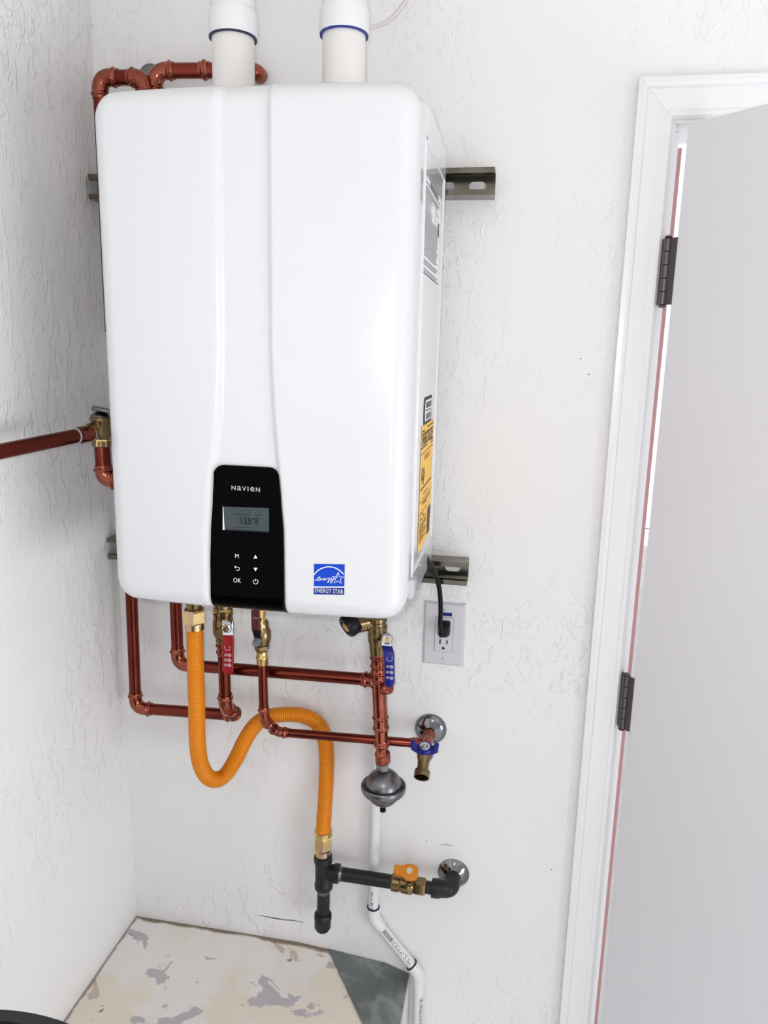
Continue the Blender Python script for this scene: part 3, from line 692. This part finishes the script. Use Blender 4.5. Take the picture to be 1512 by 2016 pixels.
body(hot, 440, 1266, 439, 1170, YV, [(12, 0), (14.5, .03), (15, .12), (18, .16), (20.5, .24), (20.5, .42), (19, .50), (18.5, .56), (20, .60), (20, .66), (17, .68), (17, 1)])
body(hot, 439.2, 1207, 439, 1196, YV, [(19.2, 0), (20.6, .15), (20.6, .85), (19, 1)], 'brass_bright', 8, 'union_nut')
st = P(446, 1236, YV); MB().lathe([(.010, 0), (.010, .026), (.008, .028)], st, V(0, -1, .0), 20).build('stem', 'brass', hot)
YH = YV+.034
lever(hot, [(448, 1222, YH, .95), (449, 1243, YH, 1.0), (449, 1250, YH+.003, 1.0), (449.5, 1262, YH+.003, 1.02), (449, 1290, YH+.003, 1), (448.5, 1316, YH+.003, 1), (448.3, 1322, YH+.003, .92), (448.2, 1325.5, YH+.003, .6)], YH, 23.5, 'vinyl_red', 'chrome')
nt_ = P(448.5, 1235, YH+.001); MB().lathe([(.0085, 0), (.0085, .006), (.006, .008)], nt_, V(0, -1, 0), 6).build('nut', 'chrome', hot); MB().lathe([(.0042, 0), (.0042, .011), (.003, .012)], nt_, V(0, -1, 0), 14).build('stud', 'brass', hot)
def handle_print(root, u, v0, dv, Y, m, n=3):
    b = MB()
    def z2(x, z): return V(x, -Y, z)
    for i in range(n):
        c = P(u+3.5, v0+dv*i, Y); k = mm(c)
        b.strip([(c.x+3.2*k*math.cos(t*.628), c.z+3.2*k*math.sin(t*.628)) for t in range(11)], .7*k, z2)
        b.strip([(c.x-2.4*k, c.z), (c.x+2.4*k, c.z)], .7*k, z2); b.strip([(c.x, c.z-2.4*k), (c.x, c.z+2.4*k)], .7*k, z2)
        for q in (-5.5, -8, -10.2): b.strip([(c.x+q*k, c.z-2.6*k), (c.x+(q+.6)*k, c.z+2.6*k)], .7*k, z2)
    c = P(u, v0-dv*1.35, Y); k = mm(c)
    b.strip([(c.x-6*k, c.z+5*k), (c.x-6.5*k, c.z-1*k), (c.x-3*k, c.z-4.5*k), (c.x+2*k, c.z-3.5*k), (c.x+5*k, c.z-1*k)], .7*k, z2)
    b.strip([(c.x+5*k, c.z+5*k), (c.x+4*k, c.z+3*k), (c.x+6*k, c.z+2*k)], .7*k, z2)
    return b.build('handle_print', m, root)
handle_print(hot, 448.5, 1290, 10, YH+.0062, 'print_white')

mid = thing('ball_valve', 'small brass valve with dark red handle beside the black panel foot', 'valve', P(514, 1260, YS), 'lever ball valves under the heater')
body(mid, 516.5, 1308, 515, 1170, YS, [(10.2, 0), (11, .01), (11, .07), (12.6, .09), (12.6, .115), (11, .13), (11, .20)], 'brass_bright', 24, 'press_socket')
body(mid, 516.2, 1282, 515, 1170, YS, [(11, 0), (13.5, .03), (15, .04), (15, .11), (13, .12)], 'brass', 6, 'hex')
body(mid, 517, 1268, 515.5, 1180, YS, [(13.5, 0), (16, .08), (17, .18), (17, .30), (14, .36), (12.5, .42), (12.5, .50), (10, .54)], 'brass', 24)
body(mid, 514, 1240, 514, 1170, YS+.004, [(8, 0), (10.5, .05), (10.5, .2), (8.5, .24), (8.5, .4), (10, .45), (10, .7), (8, 1)], 'brass_bright', 8, 'stem_fitting')
hp = [(507, 1255, YS+.032, .8), (505, 1246, YS+.033, .9), (504, 1240, YS+.034, 1), (503.5, 1225, YS+.034, 1), (503, 1190, YS+.034, 1), (503, 1160, YS+.034, .8)]
lever(mid, hp, 0, 17, 'vinyl_red_dark', 'black_plastic')
bq = P(511, 1260, YS+.012); MB().lathe([(.005, 0), (.005, .010), (.0072, .010), (.0072, .013), (.0052, .0135), (.005, .019), (.004, .0203)], bq, V(-.12, -1, -.02), 16).build('bolt', 'grey_bolt', mid)
face = P(502, 1217, YS+.0372); b = MB(); k = mm(face)
for q in (-3, 1, 4): b.strip([(face.x+q*k, face.z-2*k), (face.x+(q+1.2)*k, face.z+2*k)], .6*k, lambda x, z: V(x, face.y, z))
b.build('handle_print', 'print_white', mid)

YC = .10
cold = thing('ball_valve', 'brass ball valve with dark blue lever handle at the right', 'valve', P(745, 1250, YC), 'lever ball valves under the heater')
body(cold, 744.5, 1289, 741, 1180, YC, [(12.5, 0), (16, .015), (17, .10), (17.5, .22), (19.5, .27), (19.5, .40), (18.5, .44), (20, .48), (20, .53), (18, .55), (18, .60), (20, .62), (20, .68), (17, .70), (17, 1)])
a_ = P(742, 1222, YC); MB().lathe([(.0135, 0), (.0135, .03), (.011, .032), (.011, .05)], a_, P(690, 1234, YC+.012)-a_, 20).build('side_port', 'brass', cold)
st = P(751, 1255, YC); MB().lathe([(.0105, 0), (.0105, .020), (.008, .03)], st, V(.25, -1, .0), 20).build('stem', 'brass', cold)
YK = YC+.036
lever(cold, [(762, 1246, YK, .85), (761, 1263, YK, 1.0), (761, 1271, YK+.003, 1.0), (763.5, 1277, YK+.010, 1.0), (766, 1285, YK+.014, 1.02), (767, 1310, YK+.014, 1), (767.5, 1340, YK+.014, 1), (767.2, 1347, YK+.014, .85), (767, 1351.5, YK+.014, .5)], 0, 20.5, 'vinyl_blue', 'chrome')
nt_ = P(763, 1256, YK+.001); MB().lathe([(.0098, 0), (.0098, .006), (.007, .008)], nt_, V(.1, -1, 0), 6).build('nut', 'chrome', cold); MB().lathe([(.0042, 0), (.0042, .011), (.003, .012)], nt_, V(.1, -1, 0), 14).build('stud', 'brass_bright', cold)
handle_print(cold, 767.5, 1313, 11, YK+.0174, 'print_white')
# relief valve on the side port of the cold valve
rv = thing('relief_valve', 'black capped brass relief valve beside the blue handled valve', 'valve', P(690, 1232, YC+.01))
a_ = P(726, 1226, YC+.005); c2 = P(700, 1232, YC+.011)
MB().lathe([(.0125, 0), (.0125, .004), (.0135, .005), (.0135, .02), (.0115, .022), (.0115, .03)], a_, c2-a_, 22).build('body', 'brass', rv)
cc = P(683, 1229, YC+.012); d_ = (P(683, 1229, YC+.012)-P(690, 1226, YC+.012)).normalized()
MB().lathe([(.012, 0), (.019, .001), (.0205, .006), (.0205, .018), (.0185, .022), (.0125, .023), (.0115, .016)], P(700, 1222, YC+.012), V(-.62, -.60, -.40), 30).build('cap', 'black_plastic', rv)
part_label(MB().lathe([(.0105, .012), (.0105, .0215), (.008, .023)], P(700, 1222, YC+.012), V(-.62, -.60, -.40), 6).build('outlet', 'brass_bright', rv), 'brass hexagon inside the black cap')

# ------------------------------------------------------------------ gas line
YG = .165
hose = thing('gas_hose', 'bright orange corrugated gas hose in a long loop', 'hose', P(637, 1640, .04))
pth = bezier_path([P(383.5, 1228, YG), P(384.5, 1300, YG), P(387, 1380, YG-.005), P(388, 1450, YG-.012), P(393, 1497, YG-.02), P(406, 1526, YG-.035), P(424, 1535, YG-.05), P(444, 1525, YG-.066), P(464, 1494, YG-.08), P(483, 1456, .078), P(502, 1428, .068), P(526, 1412, .058), P(560, 1406.5, .045), P(596, 1409, .032), P(622, 1422, .024), P(637, 1446, .021), P(643, 1490, .021), P(641, 1560, .026), P(637, 1622, .042), P(636, 1650, .045)], 24)
pth = resample(pth, .00076); RH = .0150
MB().tube(pth, [RH*(.985, 1., .985, .88, .88)[i % 5] for i in range(len(pth))], 22).build('corrugated_tube', 'gas_coating', hose, sharp=50)
def nut(root, u0, v0, u1, v1, Y, rpx, m='zinc_yellow', seg=6, name='nut', ch=.08, phase=0.):
    a, c = P(u0, v0, Y), P(u1, v1, Y); k = mm(a); Lx = (c-a).length; r = rpx*k
    return MB().lathe([(r*.9, 0), (r, Lx*ch), (r, Lx*(1-ch)), (r*.9, Lx)], a, c-a, seg, phase=phase).build(name, m, root, sharp=20)
nut(hose, 383.5, 1239, 383.2, 1224, YG, 18.5, seg=24, name='sleeve'); nut(hose, 383.2, 1226, 382.5, 1199, YG, 23, phase=.35, ch=.12)
nut(hose, 382.4, 1199, 381, 1150, YG, 15, 'brass', 24, 'inlet')
nut(hose, 635.8, 1672, 636.3, 1643, .045, 18.5, phase=.25, ch=.12); nut(hose, 636.5, 1645, 636.7, 1634, .043, 17.5, seg=24, name='sleeve')
nut(hose, 635.5, 1690, 635.7, 1670, .045, 14.8, seg=24, name='adapter')
YI = .046
iron = thing('gas_pipe', 'black iron gas pipe with drip leg and side branch', 'pipe', P(637, 1820, YI))
c = P(636.5, 1716, YI); k = mm(c)
def ip(u0, v0, u1, v1, prof, name, m='black_iron', Y0=YI, Y1=YI, seg=24):
    a, c = P(u0, v0, Y0), P(u1, v1, Y1); k = mm(a); L = (c-a).length; return MB().lathe([(r*k, h*L) for r, h in prof], a, c-a, seg).build(name, m, iron, sharp=45)
ip(636, 1684, 637.5, 1748, [(15, 0), (18, .02), (18.5, .14), (18, .18), (16.3, .24), (16.3, .76), (18, .82), (18.5, .86), (18, .98), (15, 1)], 'tee')
ip(640, 1716, 669, 1720.5, [(15.2, 0), (15.6, .5), (18, .62), (18.8, .68), (18.5, .96), (15, 1)], 'tee_branch')
ip(637.5, 1744, 636, 1806, [(12.6, 0), (12.6, 1)], 'drip_nipple')
ip(637.4, 1746, 637.2, 1756, [(14.5, 0), (13.2, 1)], 'thread', 'steel_grey')
ip(636, 1797, 635, 1831, [(15, 0), (17, .06), (17.3, .30), (16.3, .36), (16.3, .78), (13, .95), (6, 1.0)], 'cap')
ip(664, 1719.5, 771, 1735.8, [(13.2, 0), (13.2, 1)], 'nipple')
ip(667, 1720, 674, 1721, [(15, 0), (13.6, 1)], 'thread', 'steel_grey')
ip(838.5, 1746.4, 860, 1750, [(12.2, 0), (12.2, 1)], 'nipple')
ew = P(893, 1716, 0); ec = P(887, 1753, .05); ec = V(ew.x, -.05, P(886.5, 1752, .05).z)
pth = [P(852, 1748, YI)]+bend(P(850, 1748, YI), ec, V(ec.x, 0, ec.z), .026)+[V(ec.x, -.014, ec.z)]
m = MB(); rk = .0155; n = len(pth); m.tube(pth, [rk*(1.16 if i < 2 else 1.0) for i in range(n)], 24); m.build('elbow', 'black_iron', iron, sharp=50)
ip(850, 1747.6, 859, 1749.2, [(17, 0), (18.3, .15), (18.3, .9), (16, 1)], 'elbow_band')
MB().lathe([(.0125, 0), (.0125, .02)], V(ec.x, -.024, ec.z), V(0, 1, 0), 20).build('stub', 'copper', iron)
gf = tag(MB().lathe([(.031, 0), (.031, .002), (.028, .005), (.022, .009), (.0165, .0125), (.0145, .0135), (.0140, .014)], V(ec.x, 0, ec.z), V(0, -1, 0), 48, caps=False).build('escutcheon', 'chrome_dark'), 'chrome wall flange behind the black gas elbow', 'wall flange')
gv = thing('gas_valve', 'brass gas shutoff valve with orange handle on the black pipe', 'valve', P(805, 1742, YI))
a_, c2 = P(771, 1735.8, YI), P(838, 1746.5, YI); k = mm(a_); L = (c2-a_).length
MB().lathe([(r*k, h*L) for r, h in [(15, 0), (17, .03), (17, .24), (15.5, .26), (18, .36), (18.5, .5), (18, .60), (14.5, .66)]], a_, c2-a_, 24).build('body', 'brass', gv, sharp=40)
MB().lathe([(r*k, h*L) for r, h in [(14, .64), (17, .66), (18, .70), (18, .95), (16, 1)]], a_, c2-a_, 6, phase=.3).build('hex_end', 'brass', gv, sharp=20)
hc = P(808, 1722, YI+.022); MB().lathe([(.010, 0), (.010, .014), (.0085, .016)], P(806, 1738, YI+.004), hc-P(806, 1738, YI+.004), 18).build('stem', 'brass', gv)
hax = V(.05, -.62, .78).normalized(); hx = V(1, 0, -.03).normalized(); hy = hax.cross(hx)
poly = [(-.029, -.008), (-.012, -.010), (-.006, -.0145), (.008, -.0145), (.0165, -.009), (.0165, .009), (.008, .0135), (-.006, .0125), (-.012, .009), (-.029, .0075)]
mtop = P(806, 1716, YI+.024)
m = MB(); m.prism(poly, mtop-hax*.011, hx, hy, .016); hd = m.build('handle', 'gas_handle', gv, bevel=.002)
MB().lathe([(.0062, .0155), (.0062, .0182), (.004, .0182)], mtop-hax*.011, hax, 18).build('hub_ring', 'brass_bright', gv)
MB().lathe([(.0042, .0155), (.0042, .020)], mtop-hax*.011, hax, 6).build('hub_nut', 'chrome', gv)

# ------------------------------------------------------------------ chrome flange with tee and drain valve
wc = P(848, 1434.5, 0)
tag(MB().lathe([(.0305, 0), (.0305, .002), (.0295, .0045), (.025, .0085), (.019, .0115), (.0135, .013), (.0098, .0145)], wc, V(0, -1, 0), 56, caps=False).build('escutcheon', 'chrome_dark', None, sharp=50), 'chrome wall flange behind the copper tee and drain valve', 'wall flange')
tee = thing('copper_tee', 'short copper tee stub coming out of the chrome wall flange', 'pipe fitting', wc)
fitting([wc+V(0, -.014, 0), wc+V(0, -.032, 0)], .0083, 'copper_fitting', 'stub', tee)
fitting([wc+V(0, -.026, 0), wc+V(0, -.050, 0), wc+V(0, -.078, 0)], .0090, 'copper_fitting', 'tee_body', tee)
tb = V(wc.x, -.047, wc.z); fitting([tb, tb+(P(822, 1463.5, .047)-tb).normalized()*.022], .0083, 'copper_fitting', 'tee_branch', tee, bead=False)
dv = thing('drain_valve', 'brass drain valve with blue wing handle below chrome flange', 'valve', wc+V(0, -.09, -.03))
bc_ = wc+V(0, -.090, 0)
MB().lathe([(.0095, 0), (.011, .002), (.011, .012), (.0095, .013)], wc+V(0, -.074, 0), V(0, -1, 0), 18).build('inlet', 'brass', dv)
sd = V(0, -.84, -.54).normalized()
MB().lathe([(.0085, -.012), (.0125, -.006), (.0128, .012), (.0108, .016), (.0102, .026), (.0102, .034), (.0138, .036), (.0138, .039), (.0128, .0395), (.0138, .041), (.0138, .048), (.0112, .048), (.0100, .034)], bc_, sd, 26, caps=False).build('spout', 'brass', dv, sharp=40)
hax = V(0, -.34, .94).normalized(); hc = bc_+hax*.004
MB().lathe([(.0145, -.012), (.0145, .008), (.0125, .011), (.0105, .0115)], hc, hax, 28).build('handle_hub', 'vinyl_blue', dv, sharp=40)
MB().lathe([(.0092, .0105), (.0092, .0125), (.008, .013)], hc, hax, 24).build('hub_disc', 'chrome', dv); MB().lathe([(.0035, .012), (.0035, .0155), (.002, .016)], hc, hax, 10).build('screw', 'chrome', dv)
hxv = V(1, 0, 0); hyv = hax
for s in (-1, 1):
    poly = [(s*.008, -.008), (s*.024, .004), (s*.0255, .018), (s*.019, .020), (s*.014, .011), (s*.008, .008)]
    if s < 0: poly = poly[::-1]
    yv = hax; m = MB(); zdir = hxv.cross(yv); m.prism(poly, hc-zdir*.0055, hxv, yv, .011); m.build('handle_wing', 'vinyl_blue', dv, bevel=.0015)

# ------------------------------------------------------------------ condensate pipe
RP = .0102; YP = .0135
cond = thing('drain_pipe', 'slim white plastic drain pipe down the wall with two bends', 'pipe', P(735, 1790, YP))
A = P(741, 1250, YP); A = V(P(737.5, 1500, YP).x, -YP, 1.30); B1 = P(734.5, 1806, YP); C1 = P(825, 1917, YP); D1 = V(P(827.5, 2010, YP).x, -YP, .10)
A.x = B1.x+.001
for p, q in ((A, B1), (B1, C1), (C1, D1)): MB().tube([p, q], RP, 24).build('pipe', 'pvc', cond)
def pv_elbow(a, b_, c_, leg):
    pth = bend(a, b_, c_, leg); return MB().tube(pth, RP*1.26, 26).build('elbow', 'pvc', cond, sharp=60)
pv_elbow(A, B1, C1, .024); pv_elbow(B1, C1, D1, .024)
d0 = (A-B1).normalized(); MB().lathe([(RP*1.0, 0), (RP*1.27, 0), (RP*1.27, .002), (RP*1.0, .0022)], B1+d0*.0235, d0, 26, caps=False).build('primer_ring', 'primer_navy', cond)
d0 = (B1-C1).normalized(); MB().lathe([(RP*1.0, 0), (RP*1.27, 0), (RP*1.27, .002), (RP*1.0, .0022)], C1+d0*.0235, d0, 26, caps=False).build('primer_ring', 'primer_navy', cond)
def pipe_text(s, o, axd, size, ang, sx=1., flip=1):
    vs, fs = text_mesh(s, size, 'CENTER', sx); axd = axd.normalized(); out = CAM-o; out = (out-axd*out.dot(axd)).normalized(); side_ = -axd.cross(out).normalized()*flip; b = MB()
    b.add([o+axd*x*1+(out*math.cos(y/RP+ang)+side_*math.sin(y/RP+ang))*(RP+.0003) for x, y in vs], fs); return b.build('pipe_print', 'print_black', cond)
ub = (B1-C1).normalized()
pipe_text('PIECE', C1+(B1-C1)*.52, ub, .0105, .0, .9, 1); pipe_text('SL-M', C1+(B1-C1)*.37, ub, .0105, .0, .9, 1); pipe_text('MS', C1+(B1-C1)*.245, ub, .0105, .0, .9, 1)
b = MB(); x = .0
axd = ub; o = C1+(B1-C1)*.615; od = CAM-o; od = (od-axd*od.dot(axd)).normalized(); side_ = axd.cross(od).normalized()
while x < .026:
    wd = random.choice((.0008, .0012, .002)); vs = []
    for yy in (-.0045, -.002, .001, .0035): 
        t = -(yy/RP+.35*-1)+0; q = (od*math.cos(yy/RP)+side_*math.sin(yy/RP))*(RP+.0003); vs += [o+axd*x+q, o+axd*(x+wd)+q]
    b.add(vs, [(2*i, 2*i+1, 2*i+3, 2*i+2) for i in range(3)]); x += wd+random.choice((.0008, .0014))
b.build('barcode', 'print_black', cond)
pipe_text('TRI CMI-LE2-S102.2 PI', V(D1.x, -YP, P(825, 1985, YP).z), V(0, 0, -1), .0095, .0, .8, 1)
pipe_text('Pres. in. 100 1/2', V(B1.x, -YP, P(740, 1768, YP).z), V(0, 0, -1), .0075, -.35, .8, 1)

# ------------------------------------------------------------------ left side relief valve
YL = .215
lv = thing('relief_valve', 'brass relief valve with grey lever left of the heater', 'valve', P(198, 880, YL))
body(lv, 200, 880, 199, 818, YL, [(15, 0), (17.5, .03), (17.5, .20), (15, .22), (18, .34), (20, .5), (20, .80), (21.5, .84), (21.5, .93), (19, .96)])
body(lv, 199.5, 879, 199.2, 862, YL, [(16, 0), (18.5, .1), (18.5, .9), (16, 1)], 'brass_bright', 6, 'hex')
body(lv, 199, 822, 199, 808, YL, [(20, 0), (20.5, .2), (14, .7), (5, .9), (4, 1.2)], 'strut_zinc', 24, 'bonnet')
loft_strip([(P(184, 803, YL+.008), V(0, .006, 0), V(0, 0, .0025)), (P(186, 803.5, YL+.008), V(0, .008, 0), V(0, 0, .0035)), (P(204, 807, YL+.006), V(0, .008, 0), V(0, 0, .0032)), (P(232, 813, YL), V(0, .006, 0), V(0, 0, .002))]).build('lever', 'steel_grey', lv, sharp=60)
a_, c2 = P(199, 846, YL), P(168, 850, YL+.02)
MB().lathe([(.0145, 0), (.0145, .012), (.0125, .013), (.0125, .020)], a_, c2-a_, 22).build('outlet', 'brass', lv)
dis = thing('copper_pipe', 'thick copper discharge pipe entering from the left edge', 'pipe', P(0, 888, .4))
p0 = P(180, 852, YL+.012); p1 = P(0, 889, .40); dd = (p1-p0).normalized()
MB().tube([p0+dd*.012, p1+dd*.10], R34*1.0, 24).build('pipe', 'copper', dis)
fitting([p0, p0+dd*.034], R34*1.06, 'copper_fitting', 'adapter', dis, bead=False)
for t_, r_ in ((.002, 1.24), (.0335, 1.17)): MB().lathe([(R34*r_*.9, 0), (R34*r_, .0004), (R34*r_, .0014), (R34*r_*.9, .0018)], p0+dd*t_, dd, 24).build('sealant_ring', 'logo_grey', dis)
lo = thing('copper_elbow', 'short copper elbow under the left brass relief valve', 'pipe fitting', P(202, 935, YL))
pipe_run(lo, [P(199, 850, YL), P(205.5, 942, YL), P(262, 950, YL-.01)], R34*1.12, leg=[.050, .034])

# ------------------------------------------------------------------ outlet, plug and cord
pc = P(876, 1250, .003); OX, OZ = .6405, 1.1695
out = thing('wall_outlet', 'white wall outlet with square cornered cover plate', 'outlet', (OX, 0, OZ))
m = MB()
def ring4(hx, hz, y): return [V(OX-hx, -y, OZ-hz), V(OX+hx, -y, OZ-hz), V(OX+hx, -y, OZ+hz), V(OX-hx, -y, OZ+hz)]
m.loft([ring4(.0385, .061, 0), ring4(.0385, .061, .002), ring4(.0345, .057, .0058)]); m.build('cover_plate', 'outlet_white', out, sharp=10)
m = MB(); m.loft([rrect(OX-.0172, OX+.0172, OZ-.0342, OZ+.0342, .002, -.004), rrect(OX-.0172, OX+.0172, OZ-.0342, OZ+.0342, .002, -.0060)]); m.build('recess_line', 'print_grey', out)
m = MB(); m.loft([rrect(OX-.0166, OX+.0166, OZ-.0336, OZ+.0336, .002, -.005), rrect(OX-.0166, OX+.0166, OZ-.0336, OZ+.0336, .002, -.0068), rrect(OX-.0160, OX+.0160, OZ-.033, OZ+.033, .002, -.0074)]); m.build('receptacle', 'outlet_white', out)
zc = OZ-.017
for dx_, hw, hh in ((-.0064, .0012, .0045), (.0064, .0012, .0038)): slab(MB(), OX+dx_-hw, OX+dx_+hw, -.00765, -.007, zc+.003-hh, zc+.003+hh).build('slot', 'inside_dark', out)
MB().lathe([(.0026, 0), (.0026, .0006)], V(OX, -.0071, zc-.0095), V(0, -1, 0), 14).build('slot', 'inside_dark', out)
for s in (1, -1):
    scw = MB().lathe([(.0028, 0), (.0028, .0006), (.0018, .0012)], V(OX, -.0056, OZ+s*.0475), V(0, -1, 0), 16).build('screw', 'outlet_white', out)
    slab(MB(), OX-.0005, OX+.0005, -.0071, -.0066, OZ+s*.0475-.0025, OZ+s*.0475+.0025).build('screw_slot', 'print_grey', scw)
slab(MB(), OX-.009, OX+.0135, -.0064, -.0056, OZ+.0365, OZ+.0425).build('sticker', 'label_navy', out)
cord = thing('power_cord', 'black power cord with moulded plug in the wall outlet', 'cord', (OX, -.03, OZ+.015))
PZc = OZ+.0155
m = MB(); m.loft([rrect(OX-.0105, OX+.0115, PZc-.0135, PZc+.0125, .004, -.0075), rrect(OX-.0105, OX+.0115, PZc-.0135, PZc+.0125, .004, -.020), rrect(OX-.0075, OX+.0085, PZc-.013, PZc+.008, .004, -.028), rrect(OX-.004, OX+.004, PZc-.010, PZc-.002, .002, -.034)]); m.build('plug', 'black_plastic', cord)
pth = bezier_path([P(833, 1104, .10), P(842, 1112, .085), P(852, 1124, .075), P(861, 1142, .066), P(866, 1168, .058), P(867.5, 1200, .050), P(866.5, 1228, .044), P(868, 1240, .040), V(OX-.003, -.034, PZc-.007), V(OX, -.028, PZc-.005)], 10)
MB().tube(pth, .0042, 14).build('cable', 'black_plastic', cord)
pth = bezier_path([P(824, 1098, .11), P(838, 1112, .09), P(848, 1122, .08), P(856, 1131, .072)], 6)
MB().tube(pth, [.015-.0085*i/(len(pth)-1) for i in range(len(pth))], 16).build('strain_relief', 'black_plastic', cord)

# ------------------------------------------------------------------ black bin at the lower left
ZB = 1.0; e = PZ(66, 1992, ZB); RB = .245; bx, by = e.x, e.y-RB+.002
bn = thing('waste_bin', 'black round bin rim at the lower left corner', 'bin', (bx, by, 0))
MB().lathe([(RB*.80, .0), (RB*.95, ZB-.03), (RB*.90, ZB-.03), (RB*.76, .02), (.01, .02)], V(bx, by, 0), V(0, 0, 1), 64, caps=False).build('body', 'bin_plastic', bn)
MB().lathe([(RB*.94, -.03), (RB, -.025), (RB, -.005), (RB*.985, 0), (RB*.93, 0), (RB*.92, -.02)], V(bx, by, ZB), V(0, 0, 1), 96, caps=False).build('rim', 'bin_plastic', bn)
